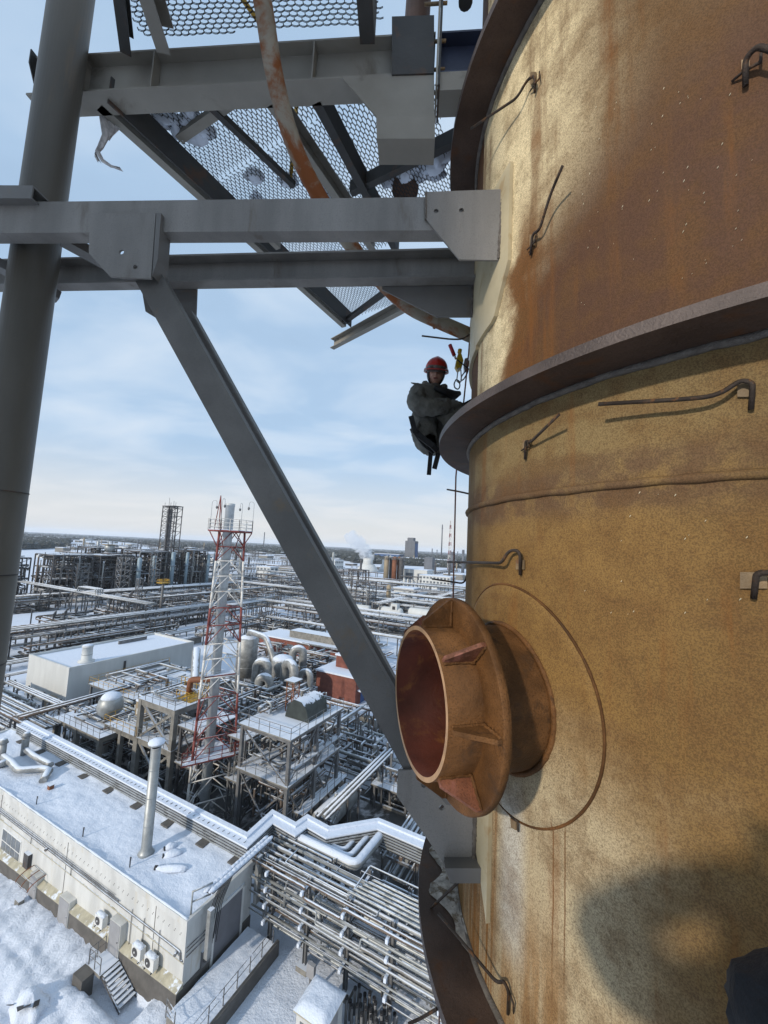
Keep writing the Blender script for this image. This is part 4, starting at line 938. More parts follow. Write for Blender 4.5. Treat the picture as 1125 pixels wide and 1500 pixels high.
for z, row in ((2.2, ((-.6, .05), (-.3, .09), (.25, .11), (.62, .12), (1.05, .14), (1.6, .18), (2.2, .16), (2.75, .1))), (3.3, ((-.5, .10), (-.1, .13), (.4, .19), (.95, .16), (1.5, .2), (2.1, .2), (2.7, .13))),
               (4.4, ((-.6, .09), (-.25, .13), (.3, .17), (.85, .21), (1.5, .17), (2.05, .14), (2.55, .2))), (5.5, ((-.55, .13), (-.15, .10), (.3, .16), (.8, .13), (1.3, .2), (1.95, .15), (2.45, .12), (2.85, .09)))):
    for y, r in row:
        r *= .74; mt = random.choice([M['galv'], M['galvclean'], M['pipeA'], M['pipeB']]); zc = z+.11+r; k = random.random()
        if k < .3:
            a = random.uniform(5, 9); c = a+random.uniform(3, 5); P = [(0, y, zc), (a, y, zc), (a, y-.15, zc-.55), (c, y-.15, zc-.55), (c, y, zc), (30, y, zc)]
            MB().tube(fillet(P, r*2.2, 4), r, 10).build('pipe', mt, fr)
        else: MB().tube([(random.uniform(-.3, .2), y, zc), (30, y, zc)], r, 10).build('pipe', mt, fr)
clutter(fr, .3, 22, -.5, 3.0, 1.0, 6.2, 90, [M['galv'], M['galvclean'], M['pipeA'], M['steel']], (.03, .085))
# vertical expansion loops between the levels
for i in range(6):
    y = .1+i*.33; x = 8.2+i*.20; MB().tube(fillet([(x-1.6, y, 3.6), (x, y, 3.6), (x, y, 6.35), (x+1.9, y, 6.35), (30, y, 6.35)], .22, 4), .085, 9).build('loop_pipe', M['galvclean'], fr)
# big snow topped U pipes behind the rack
for k, (r, z, off) in enumerate(((.36, 5.6, 0), (.24, 5.5, .9), (.20, 5.4, 1.7))):
    ul = plant('heating_pipe', ('widest snow topped pipe bending in a U behind the silver rack', 'middle snow topped pipe nested in the U behind the rack', 'narrow inner pipe nested in the U behind the rack')[k], 'pipe', -24.5, 27.8, 0, 0, 'nested U bend pipes')
    P = [(0, .8+off*.6, z), (9.0-off, .8+off*.6, z), (9.2-off, 5.2+off*.3, z), (12.2, 5.2+off*.3, z), (26, 5.2+off*.3, z)]
    MB().tube(fillet(P, .6, 5), r, 12).build('pipe', M['galv'], ul)
    MB().tube([Vector(p)+Vector((0, 0, r*.45)) for p in fillet(P, .6, 5)], r*.86, 10).build('snow_cover', M['roofsnow'], ul)
    for x in (2, 7): MB().box(x-.1, .7+off*.6, 0, x+.1, .9+off*.6, z-r).build('post', M['steel'], ul)
rack('pipe_rack', 'low parallel white pipes running away beyond the stepped cable tray', -15.5, 33.5, 34, 't', 5.0, [2.0, 3.4], 11, 6, .22, rr=(.08, .2))
rack('pipe_rack', 'snowy pipe bridge running away to the right of the buried tank', -22.2, 33.0, 22, 't', 1.3, [4.6], 4, 6, .2, rr=(.12, .22))
# kiosk, barrels, sleepers
kk = plant('kiosk', 'white kiosk with a thick snow roof standing in the yard', 'kiosk', -15.2, 21.6)
MB().box(0, 0, 0, 2.0, 2.0, 2.25).build('wall', M['wall'], kk); MB().box(-.14, -.14, 2.25, 2.14, 2.14, 2.36).build('roof', M['ledge'], kk); MB().box(.3, -.02, 1.15, 1.25, .0, 1.85).build('window', M['glass'], kk); MB().box(2.0, .55, .05, 2.03, 1.45, 2.0).build('door', M['door'], kk)
b = MB(); vs = []
for i in range(13):
    for j in range(13):
        x, y = -.16+2.32*i/12, -.16+2.32*j/12; e = smst(min(i, j, 12-i, 12-j)/2.2); vs.append((x, y, 2.362+.30*e+.05*mnoise.noise(Vector((x*1.4, y*1.4, 2)))*e))
b.add(vs, [(i*13+j, (i+1)*13+j, (i+1)*13+j+1, i*13+j+1) for i in range(12) for j in range(12)], True).build('roof_snow', M['roofsnow'], kk)
pp = None; cnt = 0
for i in range(8):
    for j in range(4):
        if random.random() < .15: continue
        s, t = -13.3+i*.36+random.uniform(-.05, .05)+j*.12, 24.3+j*.34+random.uniform(-.05, .05)
        lab = 'black capped upright pipe in the clump standing below the rack'
        k = plant('upright_pipe', lab, 'pipe', s, t, 0, 0, 'upright pipes below the rack'); h = random.uniform(1.0, 1.6)
        MB().tube([(0, 0, 0), (0, 0, h)], .095, 9).build('pipe', M['steel'], k); MB().tube([(0, 0, h), (0, 0, h+.12)], .115, 9).build('cap', M['dark'], k)
for i, (s, t, lab) in enumerate(((-16.2, 24.4, 'grey cabinet on legs under the rack, left of the upright pipes'), (-8.8, 27.6, 'small post on a concrete foot right of the upright pipes'))):
    k = plant('pipe_support', lab, 'support', s, t); MB().box(-.35, -.3, 0, .35, .3, .3).build('footing', M['concrete'], k); MB().box(-.07, -.07, .3, .07, .07, 1.6).build('post', M['steel'], k); MB().box(-.3, -.12, 1.2, .3, .12, 2.0).build('cabinet', M['door'], k)
# heap covered with snow, tyre, rubble at lower left
hp_ = plant('rubble_heap', 'snow buried heap with dark planks poking out at lower left', 'heap', -31.3, 15.4, -.3)
b = MB(); b.blob((0, 0, 0), 1.3, .9, .75, 20, 10, .5, 2).build('heap', M['roofsnow'], hp_)
for i, (a, c) in enumerate((((-.3, -.5, .5), (.5, -.8, .95)), ((.2, -.3, .6), (.7, -.6, 1.05)), ((-.9, -.6, .3), (-.7, -.9, .7)), ((.4, .1, .6), (.9, -.2, .8)))): MB().bar(a, c, .30, .03).build('plank', M['dark'], hp_)
ty = plant('tyre', 'black tyre half sunk in the snow by the building wall', 'tyre', -36.9, 18.5, -1.05); MB().lathe([(.25, -.12), (.42, -.16), (.5, 0), (.42, .16), (.25, .12)], 22, (0, 0, .25), (.3, 0, 1), cap0=False, cap1=False).build('tread', M['dark'], ty); MB().blob((0, 0, .35), .34, .34, .15, 12, 6, .2, 1).build('snow_fill', M['roofsnow'], ty)
el = plant('concrete_block', 'pale concrete block tilted in the snow under the canopy door', 'block', -41.4, 18.6, -1.1); MB().box(-.35, -.2, 0, .3, .2, .8).build('block', M['concrete'], el); MB().blob((.1, -.3, .2), .7, .5, .35, 12, 6, .5, 4).build('snow_lump', M['roofsnow'], el)
# ------------------------------------------------------------------ concrete process structures behind the near building
yel = M['yellow']
c1 = frame_block('concrete_structure', 'low concrete deck carrying a silver dome behind the near roof', -63.5, 30.2, (0, 5.2, 10.4), (0, 5.5), (5.0,), .5, M['concrete'], cat='process structure', dens=0, railmt=M['steel'])
clutter(c1, .2, 10, .2, 5, .4, 4.6, 50, rr=(.04, .16)); clutter(c1, .5, 10, .5, 5, 5.2, 5.9, 8)
dm = plant('dome_vessel', 'silver domed vessel with a snow cap on the low concrete deck', 'vessel', -57.6, 33.6, 5.1)
MB().lathe([(.9, 0), (.95, .5), (1.45, .9), (1.6, 1.7), (1.35, 2.6), (.8, 3.1)], 26).build('shell', M['galvclean'], dm); MB().blob((0, 0, 2.75), 1.22, 1.22, .7, 18, 8, .05, 1, 2.55).build('snow_cap', M['roofsnow'], dm)
c2 = frame_block('concrete_structure', 'two storey concrete frame with a yellow railed upper deck left of the chimney', -48.5, 32.0, (0, 6.3), (0, 5.2), (5.6, 10.1), .55, M['concrete'], cat='process structure', dens=1, railmt=M['steel'])
clutter(c2, .2, 6, .2, 5, .4, 5, 46, rr=(.04, .16)); clutter(c2, .2, 6, .2, 5, 5.8, 9.4, 34, rr=(.04, .16))
railing(c2, [(-.3, 5.5, 10.2), (6.6, 5.5, 10.2)], 1.1, .8, .03, yel); railing(c2, [(3.6, 2.0, 10.2), (5.9, 2.0, 10.2), (5.9, 4.6, 10.2)], 1.1, .6, .03, yel)
MB().tube(fillet([(3.6, 3.8, 10.2), (3.6, 3.8, 12.0), (7.2, 4.4, 12.6)], .5, 5), .38, 12).build('duct', M['rustcol'], c2); MB().box(3.3, 2.0, 10.23, 6.2, 4.6, 10.3).build('grated_floor', M['yellow'], c2)
c3 = frame_block('concrete_structure', 'single storey concrete deck with railings between the dome and the tall frame', -55.0, 32.0, (0, 3.1, 6.2), (0, 6.0), (5.6,), .5, M['concrete'], cat='process structure', dens=.5, railmt=yel)
clutter(c3, .2, 6, .2, 5.5, .4, 5, 50, rr=(.04, .16))
bx_ = plant('equipment_cabin', 'brown equipment cabin with snow on its lid on the railed deck', 'cabin', -53.6, 34.6, 5.72); MB().box(0, 0, 0, 2.2, 2.0, 2.2).build('body', M['tan'], bx_); MB().box(-.05, -.05, 2.2, 2.25, 2.05, 2.45).build('snow_lid', M['roofsnow'], bx_); MB().box(.3, -.03, .6, .8, 0, 1.3).build('door', M['acw'], bx_)
for i, (s, t, pts, r, lab) in enumerate(((-56.0, 38.5, [(0, 0, 5), (2.5, .6, 5.6), (4.8, .4, 5.0), (5.0, 3.2, 6.4)], .4, 'snow laden duct snaking behind the brown cabin'), (-50.5, 41.0, [(0, 0, 0), (0, 0, 9.4), (-3.4, 2.6, 12.0), (-5.6, 4.4, 12.2), (-5.8, 4.5, 9)], .6, 'fat silver duct bent over behind the yellow railed deck'))):
    d = plant('duct', lab, 'duct', s, t); MB().tube(fillet(pts, 1.0, 6), r, 14).build('duct', M['galv'], d)
    for x in range(2): MB().lathe([(r*1.12, -.06), (r*1.12, .06)], 14, Vector(pts[0]).lerp(Vector(pts[1]), .4+.4*x), Vector(pts[1])-Vector(pts[0])).build('flange', M['galvclean'], d)
# ------------------------------------------------------------------ chimney in its red and white lattice tower
ch = plant('chimney_tower', 'tall silver chimney inside a red and white lattice tower', 'chimney', -36.6, 32.4)
MB().lathe([(.52, 0), (.50, 34.0), (.54, 34.0), (.54, 34.3)], 24).build('flue', M['flue'], ch)
for z in (3, 6, 9.5, 12.5, 15.5, 18.5, 21.5, 24.5, 27.5): MB().lathe([(.53, z), (.55, z+.04), (.53, z+.08)], 24, cap0=False, cap1=False).build('flue_band', M['galvclean'], ch)
def leg(i, z):
    a = R(90+60+120*i)-A0*0; r = 2.75-1.15*min(1, z/31.0); return Vector((r*math.cos(a), r*math.sin(a)+.4, z))
def band(z): return M['red'] if (z > 27.6 or 18.5 < z < 22.5 or 7 < z < 13 ) else M['white']
lv = [0, 2.3, 4.6, 6.6, 8.8, 10.8, 13, 15, 17, 18.6, 20.6, 22.5, 24.3, 26, 27.7, 29.3, 31]
for a, c in zip(lv, lv[1:]):
    mt = band((a+c)/2)
    for i in range(3):
        MB().tube([leg(i, a), leg(i, c)], .13, 8).build('leg', mt, ch); j = (i+1) % 3
        MB().tube([leg(i, c), leg(j, c)], .07, 6).build('horizontal', mt, ch)
        m_ = (leg(i, c)+leg(j, c))*.5
        MB().tube([leg(i, a), m_], .055, 6).build('diagonal', mt, ch); MB().tube([leg(j, a), m_], .055, 6).build('diagonal', mt, ch)
for z, k in ((6.6, 1.5), (31.0, 1.62), (15.0, .85)):
    P = [leg(i, z)*1 for i in range(3)]; c = (P[0]+P[1]+P[2])/3
    if z > 30:
        hexa = [c+Vector((2.55*math.cos(t*math.pi/4+.39), 2.55*math.sin(t*math.pi/4+.39), 0)) for t in range(8)]
    else: hexa = [c+(p-c)*k for p in P]
    MB().poly(hexa, (0, 0, .16)).build('platform', M['red'], ch); MB().poly([p+(c-p)*.02+Vector((0, 0, .165)) for p in hexa], (0, 0, .06)).build('platform_snow', M['roofsnow'], ch)
    if z > 30 or z < 10: railing(ch, [p+Vector((0, 0, .1)) for p in hexa]+[hexa[0]+Vector((0, 0, .1))], 1.3, 1.2, .03, M['white'] if z > 30 else M['red'], (1.0, .66, .33))
    if z > 30:
        for p in hexa[::2]: MB().tube([p+Vector((0, 0, 0)), c+(p-c)*.55-Vector((0, 0, 1.9))], .06, 6).build('bracket', M['red'], ch)
        for i, p in enumerate(hexa[::2]): MB().tube(fillet([p, p+Vector((0, 0, 3.6)), p+(c-p)*.22+Vector((0, 0, 3.7)), p+(c-p)*.24+Vector((0, 0, 3.0))], .4, 4), .025, 5).build('lamp_pole', M['galvclean'], ch); MB().blob(p+(c-p)*.24+Vector((0, 0, 2.85)), .13, .13, .2, 8, 5).build('lamp', M['steel'], ch)
        for q in ((-.7, -1.1), (-1.5, -1.1), (-1.1, -.4)): MB().tube([c+Vector((q[0], q[1], .1)), c+Vector((-1.1, -.9, 4.2))], .05, 6).build('davit', M['red'], ch)
for i in range(14): MB().tube([leg(1, 1+i*2.1)*.86+Vector((0, .1, 0)), leg(1, 1+i*2.1)*.86+Vector((.45, .1, 0))], .03, 5).build('rung', M['white'], ch)
# ------------------------------------------------------------------ steel structure with the tarpaulin
sf = frame_block('steel_structure', 'tall grey steel frame with a snowy railed deck right of the chimney', -31.8, 32.3, (0, 6.3), (0, 4.4, 8.8), (6.6, 10.95), .34, M['steel'], cat='process structure', dens=1)
clutter(sf, .4, 6, .4, 8.4, .4, 6, 26, [M['steeldk'], M['pipeA'], M['pipeB']]); clutter(sf, .4, 6, .4, 8.4, 6.9, 9.8, 14, [M['steeldk'], M['pipeA'], M['galv']])
MB().box(5.9, .5, 7.9, 6.7, 9.4, 8.02).build('walkway', M['galv'], sf); railing(sf, [(6.7, .5, 8), (6.7, 9.4, 8)], 1.1, 1.2, .025)
tp = plant('tarpaulin_shelter', 'dark tarpaulin shelter on the railed deck of the steel frame', 'shelter', -27.6, 37.6, 11.1)
b = MB(); sec = [(-1.6, 0), (-1.35, 1.3), (-.5, 2.0), (.6, 1.9), (1.3, 1.2), (1.5, 0)]; vs = []
for i in range(9):
    for x, z in sec: vs.append((x+.12*mnoise.noise(Vector((i*.8, x, z))), -1.8+i*.45, z*(1-.06*abs(math.sin(i*1.5)))+.0))
b.add(vs, [(i*6+j, (i+1)*6+j, (i+1)*6+j+1, i*6+j+1) for i in range(8) for j in range(5)], True); b.add([vs[k] for k in range(6)], [(0, 1, 2, 3, 4, 5)]); b.build('sheet', M['tarp'], tp)
MB().box(-.6, -.5, 0, .6, 1.0, 1.2).build('motor', M['steel'], tp)
lt = plant('lattice_mast', 'small brown lattice mast with a snowy top plate on the steel deck', 'mast', -30.2, 37.0, 11.05)
for x in (0, 1.0):
    for y in (0, 1.0): MB().box(x-.04, y-.04, 0, x+.04, y+.04, 3.3).build('leg', M['rustcol'], lt)
for z in (0, .85, 1.7, 2.55):
    for a, c in (((0, 0), (1, 0)), ((1, 0), (1, 1)), ((1, 1), (0, 1)), ((0, 1), (0, 0))): MB().bar((a[0], a[1], z), (c[0], c[1], z+.8), .04, .05).build('diagonal', M['rustcol'], lt)
MB().box(-.25, -.25, 3.3, 1.25, 1.25, 3.42).build('top_plate', M['concrete'], lt)
s2 = frame_block('steel_structure', 'open grey pipe frame squeezed between chimney and steel deck', -34.6, 33.6, (0, 2.0), (0, 4), (4.2, 8.6), .24, M['steel'], cat='process structure', dens=1); clutter(s2, -.3, 2.3, 0, 4, .4, 8.5, 44, rr=(.04, .14))
s3 = frame_block('steel_structure', 'low railed pump platform right of the steel deck', -21.6, 43.5, (0, 4, 8), (0, 5), (2.6,), .24, M['steel'], cat='process structure', dens=.3); clutter(s3, .3, 8, .3, 5, .3, 4.2, 46); 
k = plant('cabinet', 'rusty cabinet with a snow lid on the low pump platform', 'cabinet', -15.2, 46.0, 2.7); MB().box(0, 0, 0, 1.3, 1.2, 1.5).build('body', M['rustcol'], k); MB().box(-.08, -.08, 1.5, 1.38, 1.28, 1.75).build('snow_lid', M['roofsnow'], k)
vessel_h('buried_tank', 'white horizontal tank lying in a dark pit below the steel frame', -23.4, 35.2, 2.3, 1.15, 5.6, 't', M['galv'])
for s, t, w, l, z in ((-25.2, 34.0, .14, 8.2, 3.2),): 
    wkw = plant('walkway', 'snowy walkway with railings alongside the buried tank', 'walkway', s, t); MB().box(-.6, 0, z, .6, l, z+.1).build('deck', M['concrete'], wkw); railing(wkw, [(.6, 0, z), (.6, l, z)]); railing(wkw, [(-.6, 0, z), (-.6, l, z)]); [MB().box(x-.08, y-.08, 0, x+.08, y+.08, z).build('post', M['steel'], wkw) for x in (-.5, .5) for y in (.3, l-.3)]
s4 = frame_block('steel_structure', 'dark pipe frame left of the chimney foot', -41.5, 32.5, (0, 3.2), (0, 4.6), (4.4, 8.4), .28, M['steeldk'], cat='process structure', dens=1); clutter(s4, 0, 3.2, 0, 4.6, .3, 8, 18, [M['steeldk'], M['pipeA'], M['galv']])
# ------------------------------------------------------------------ big silver ducts, vertical tank, brick buildings, white building
def bend_duct(name, label, s, t, r, h, w, rot=0, g='tall silver duct bends'):
    d = plant(name, label, 'duct', s, t, 0, rot, g)
    P = [Vector((0, 0, 0)), Vector((0, 0, h-w*.5))]+[Vector((w/2-w/2*math.cos(a), 0, h-w*.5+w/2*math.sin(a))) for a in [i*math.pi/10 for i in range(1, 10)]]+[Vector((w, 0, h-w*.5)), Vector((w, 0, h*.35))]
    MB().tube(P, r, 16).build('duct', M['galv'], d); MB().lathe([(r*1.12, h*.55), (r*1.12, h*.55+.12)], 16).build('flange', M['galvclean'], d); MB().lathe([(r*1.12, h*.55), (r*1.12, h*.55+.12)], 16, (w, 0, 0)).build('flange', M['galvclean'], d)
    return d
bend_duct('bent_duct', 'tall silver duct bend nearest the steel deck', -53.5, 56.5, .75, 8.2, 2.2, R(20)); bend_duct('bent_duct', 'lower silver duct bend in front of the tallest one', -51.8, 55.6, .75, 6.0, 2.0, R(20)); bend_duct('bent_duct', 'broad silver duct bend beside the cone hopper', -50.2, 60.5, .85, 7.8, 3.0, R(-15)); bend_duct('bent_duct', 'silver duct bend farthest back by the brick house', -54.6, 68.0, .8, 8.0, 2.2, R(35)); bend_duct('bent_duct', 'dark edged duct bend right of the cone hopper', -47.5, 62.0, .6, 6.2, 2.0, R(10))
k = plant('cone_hopper', 'silver cone hopper with a snow heap between the duct bends', 'hopper', -52.5, 62.5); MB().lathe([(.6, 3.2), (1.9, 6.0), (1.9, 7.4)], 24).build('cone', M['galv'], k); MB().blob((0, 0, 7.4), 1.95, 1.95, .8, 18, 8, .1, 2, 7.3).build('snow_cap', M['roofsnow'], k)
for a in range(4): MB().box(1.3*math.cos(a*1.57+.8)-.1, 1.3*math.sin(a*1.57+.8)-.1, 0, 1.3*math.cos(a*1.57+.8)+.1, 1.3*math.sin(a*1.57+.8)+.1, 5.0).build('leg', M['steel'], k)
k = plant('vertical_tank', 'upright silver tank behind the chimney tower', 'tank', -68.0, 68.5); MB().lathe([(2.3, 0), (2.3, 8.0), (1.2, 8.7), (0, 8.9)], 32).build('shell', M['galv'], k)
for z in (2, 4, 6): MB().lathe([(2.31, z), (2.34, z+.05), (2.31, z+.1)], 32, cap0=False, cap1=False).build('band', M['galvclean'], k)
MB().tube(fillet([(0, 0, 8.8), (.5, 0, 9.6), (6.2, -1.0, 9.4), (9.8, -1.8, 5.0), (10.4, -2, 0)], 1.2, 6), .62, 14).build('duct', M['galv'], k)
k = plant('pole', 'thin steel pole standing in front of the duct bends', 'pole', -47.0, 45.5); MB().tube([(0, 0, 0), (0, 0, 13.5)], .14, 10).build('shaft', M['steel'], k); MB().box(-.2, -.2, 13.5, .2, .2, 13.6).build('cap', M['galv'], k)
cl = frame_block('pipe_manifold', 'tangle of silver process pipes below the duct bends', -55, 52, (0, 5, 10), (0, 6, 12), (3.2,), .2, M['steel'], deck=False, cat='pipework', dens=.4, rails=False); clutter(cl, 0, 10, 0, 12, .3, 5.0, 70, rr=(.08, .3))
cl = frame_block('pipe_manifold', 'snowy pipework between the yellow railed deck and the silver ducts', -60, 42, (0, 6, 12), (0, 5, 10), (3.0, 6.0), .22, M['steel'], deck=False, cat='pipework', dens=.4, rails=False); clutter(cl, 0, 12, 0, 10, .3, 7.0, 70, rr=(.08, .3))
cl = frame_block('pipe_manifold', 'pipework and valves beyond the duct bends toward the brick house', -66, 74, (0, 8, 16), (0, 6), (3.6,), .22, M['steel'], deck=False, cat='pipework', dens=.4, rails=False); clutter(cl, 0, 18, -2, 10, .3, 5.0, 60, rr=(.08, .32))
def brick_rows(par, x0, x1, z0, z1, y): pass
bb = plant('brick_house', 'red brick house with a raised brick block on its snowy roof', 'house', -47.6, 67.2)
MB().box(0, 0, 0, 9.2, 10, 5.0).build('wall', M['brick'], bb); MB().box(-.2, -.2, 5.0, 9.4, 10.2, 5.3).build('roof_snow', M['roofsnow'], bb); MB().box(2.2, 3.5, 5.3, 6.6, 8.4, 7.6).build('roof_block', M['brick'], bb); MB().box(2.0, 3.3, 7.6, 6.8, 8.6, 7.9).build('block_snow', M['roofsnow'], bb); MB().box(9.2, 2, 0, 9.26, 3.4, 2.4).build('door', M['fblue'], bb); MB().box(9.2, .8, 2.5, 10.4, 3.8, 2.75).build('door_canopy', M['roofsnow'], bb); MB().box(9.2, 5, 1.2, 9.26, 7.5, 2.8).build('window', M['glass'], bb)
bb = plant('brick_house', 'long low red brick house under snow beyond the pipe tangle', 'house', -82, 87)
MB().box(0, 0, 0, 34, 8, 3.8).build('wall', M['brick'], bb); MB().box(-.3, -.3, 3.8, 34.3, 8.3, 4.15).build('roof_snow', M['roofsnow'], bb); MB().box(9, 2, 4.15, 30, 6, 6.0).build('roof_block', M['concrete'], bb); [MB().box(2+i*4, -.05, 1.2, 4.2+i*4, 0, 2.8).build('window', M['glass'], bb) for i in range(8)]
bb = plant('brick_house', 'small brick annex partly behind the diagonal strut', 'house', -34.5, 70); MB().box(0, 0, 0, 6.5, 7, 4.2).build('wall', M['brick'], bb); MB().box(-.2, -.2, 4.2, 6.7, 7.2, 4.5).build('roof_snow', M['roofsnow'], bb); MB().box(1.2, -.04, 0, 2.4, 0, 2.2).build('door', M['door'], bb)
wb = plant('white_building', 'windowless white block building with a low snowy parapet roof', 'building', -91.5, 37.8)
MB().box(0, 0, 0, 14.0, 24, 6.7).build('wall', M['wallg'], wb)
for a in ((0, 0, 14, .25), (0, 23.75, 14, 24), (0, .25, .25, 23.75), (13.75, .25, 14, 23.75)): MB().box(a[0]-.03, a[1]-.03, 6.7, a[2]+.03, a[3]+.03, 7.25).build('parapet', M['wallg'], wb)
MB().box(.25, .25, 6.7, 13.75, 23.75, 6.85).build('roof_snow', M['roofsnow'], wb); MB().box(14.0, 9.0, 4.0, 14.1, 9.4, 6.4).build('scupper', M['steeldk'], wb); MB().box(9.2, -1.0, .2, 11.4, 0, 1.9).build('cooling_unit', M['tan'], wb); MB().box(3, 14, 6.85, 3.4, 20, 7.6).build('roof_pipe', M['steel'], wb)
k = plant('roof_ventilator', 'round white roof ventilator on the windowless white block', 'ventilator', -80.4, 41.8, 6.85); MB().lathe([(1.3, 0), (1.3, .25), (.85, .4), (.8, 2.6), (.9, 2.65), (.9, 2.9)], 26).build('drum', M['wallg'], k); MB().blob((0, 0, 2.9), .85, .85, .25, 14, 6, .1, 2, 2.88).build('snow_cap', M['roofsnow'], k)
MB().lathe([(.83, 1.3), (.86, 1.36), (.83, 1.42)], 26, cap0=False, cap1=False).build('band', M['galvclean'], k)
k = plant('basin', 'low concrete basin behind the white block building', 'basin', -112, 62); MB().box(0, 0, 0, .4, 20, 2.0).build('wall', M['concrete'], k); MB().box(0, 0, 0, 12, .4, 2.0).build('wall', M['concrete'], k); MB().box(12, 0, 0, 12.4, 20, 2).build('wall', M['concrete'], k)
k = plant('mobile_crane', 'yellow mobile crane parked beyond the white block roof', 'crane', -104, 72); MB().box(0, 0, .6, 4.4, 2.2, 1.4).build('chassis', M['yellow'], k); MB().box(.2, .2, 1.4, 1.6, 2.0, 2.9).build('cab', M['yellow'], k); MB().bar((2.6, 1.1, 1.9), (-2.4, 1.1, 3.0), .5, .5).build('boom', M['yellow'], k)
for x in (.8, 3.4):
    for y in (0, 2.0): MB().lathe([(.55, 0), (.55, .3)], 16, (x, y, .55), (0, 1, 0)).build('wheel', M['dark'], k)
# fence line and yard racks left of the near building
rack('pipe_rack', 'low rack of thin pipes crossing left behind the near roof ducts', -86, 27.0, 24, 's', 3.0, [2.8, 4.6], 8, 6, .2)
rack('pipe_rack', 'pipe bridge running away left of the dome deck', -68, 27.5, 20, 't', 2.2, [5.0], 5, 5, .22, rr=(.12, .25))
rack('pipe_rack', 'snow covered pipe bridge passing in front of the white block', -90, 34.0, 26, 's', 1.6, [3.2], 4, 5, .2, rr=(.12, .22))
# ------------------------------------------------------------------ middle distance racks
rack('pipe_rack', 'double snow topped pipe rack running across beyond the white block', -124, 36, 100, 't', 2.4, [3.6, 5.8], 4, 7, .25, rr=(.18, .34), sides=7)
rack('pipe_rack', 'dark brown pipe rack just behind the double snow topped one', -134, 44, 80, 't', 5, [2.6, 4.2], 7, 8, .25, rr=(.18, .34), mts=[M['pipeB'], M['pipeA'], M['steeldk']], sides=7)
rack('pipe_rack', 'broad pipe bridge with a raised expansion loop at far left', -235, 82, 108, 's', 3.6, [7.6], 6, 9, .32, rr=(.2, .34), sides=7)
k = plant('expansion_loop', 'raised pipe loop on the broad far left pipe bridge', 'pipe', -170, 82.4)
for i in range(4): MB().tube(fillet([(-1, i*.8, 8.2), (0, i*.8, 8.2), (.6, i*.8, 10), (12, i*.8, 10), (12.6, i*.8, 8.2), (14, i*.8, 8.2)], .4, 3), .24, 7).build('pipe', M['galv'], k)
rack('pipe_rack', 'single snow topped pipeline on tall posts behind the chimney', -150, 86, 84, 't', 1.8, [6.0], 3, 8, .25, rr=(.25, .4), sides=7)
rack('pipe_rack', 'wide pipe rack crossing behind the strut toward the nozzle', -120, 124, 84, 's', 3.0, [3.8, 6.0], 5, 8, .26, rr=(.2, .36), sides=7)
rack('pipe_rack', 'pipe rack joining the wide crossing rack from behind', -118, 100, 25, 't', 3.0, [3.8, 6.0], 5, 8, .26, rr=(.2, .36), sides=7)
rack('pipe_rack', 'long thin rack beyond the long brick house', -96, 104, 74, 's', 2.4, [4.6], 4, 8, .25, rr=(.16, .3), sides=7)
rack('pipe_rack', 'short rack of brown pipes beside the long brick house', -100, 80, 22, 't', 3.4, [2.4, 4.4], 6, 6, .22, rr=(.12, .3), sides=7)
rack('pipe_rack', 'broad snowy rack beyond the white horizontal tanks', -150, 186, 150, 's', 6.0, [4.2, 6.8], 8, 10, .3, rr=(.22, .42), sides=6)
rack('pipe_rack', 'second broad snowy rack in front of the rusty columns', -230, 235, 190, 's', 8.0, [4.4, 7.4], 8, 12, .32, rr=(.3, .5), sides=6)
rack('pipe_rack', 'far rack leading toward the cooling tower', -190, 210, 120, 't', 6.0, [5.5], 6, 12, .32, rr=(.3, .5), sides=6)
rack('pipe_rack', 'snowy rack left of the lattice tower behind the strut', -185, 165, 60, 's', 5.0, [4.0, 6.5], 6, 10, .3, rr=(.2, .4), sides=6)
for i, (s, t, z, r, l, lab) in enumerate(((-100, 150, 2.6, 2.0, 9, 'white horizontal tank nearest the strut'), (-92, 155, 2.6, 2.0, 8, 'white horizontal tank second from the strut'), (-80, 158, 2.6, 2.1, 10, 'white horizontal tank left of the small control hut'), (-68, 164, 2.6, 2.1, 10, 'white horizontal tank closest to the nozzle flange'))): vessel_h('storage_tank', lab, s, t, z, r, l, 's', M['wallg'], group='white horizontal tanks')
k = plant('control_hut', 'small white hut on legs between the horizontal tanks', 'hut', -74, 156); MB().box(0, 0, 2.4, 3, 3, 6.4).build('wall', M['wallg'], k); MB().box(.8, -.05, 4.0, 2.2, 0, 5.4).build('window', M['dark'], k); [MB().box(x, y, 0, x+.2, y+.2, 2.4).build('leg', M['steel'], k) for x in (0, 2.8) for y in (0, 2.8)]
for s, t, h, lab in ((-97, 96, 9, 'grey pole standing behind the long brick house'), (-50, 92, 10, 'grey pole right of the strut above the brick annex'), (-60, 118, 9, 'thin lamp pole in the yard behind the nozzle'), (-140, 130, 13, 'thin lamp pole left of the strut')):
    k = plant('pole', lab, 'pole', s, t); MB().tube([(0, 0, 0), (0, 0, h)], [.22, .13], 8).build('shaft', M['steel'], k); MB().box(-.25, -.25, h, .25, .25, h+.12).build('cap', M['galv'], k)
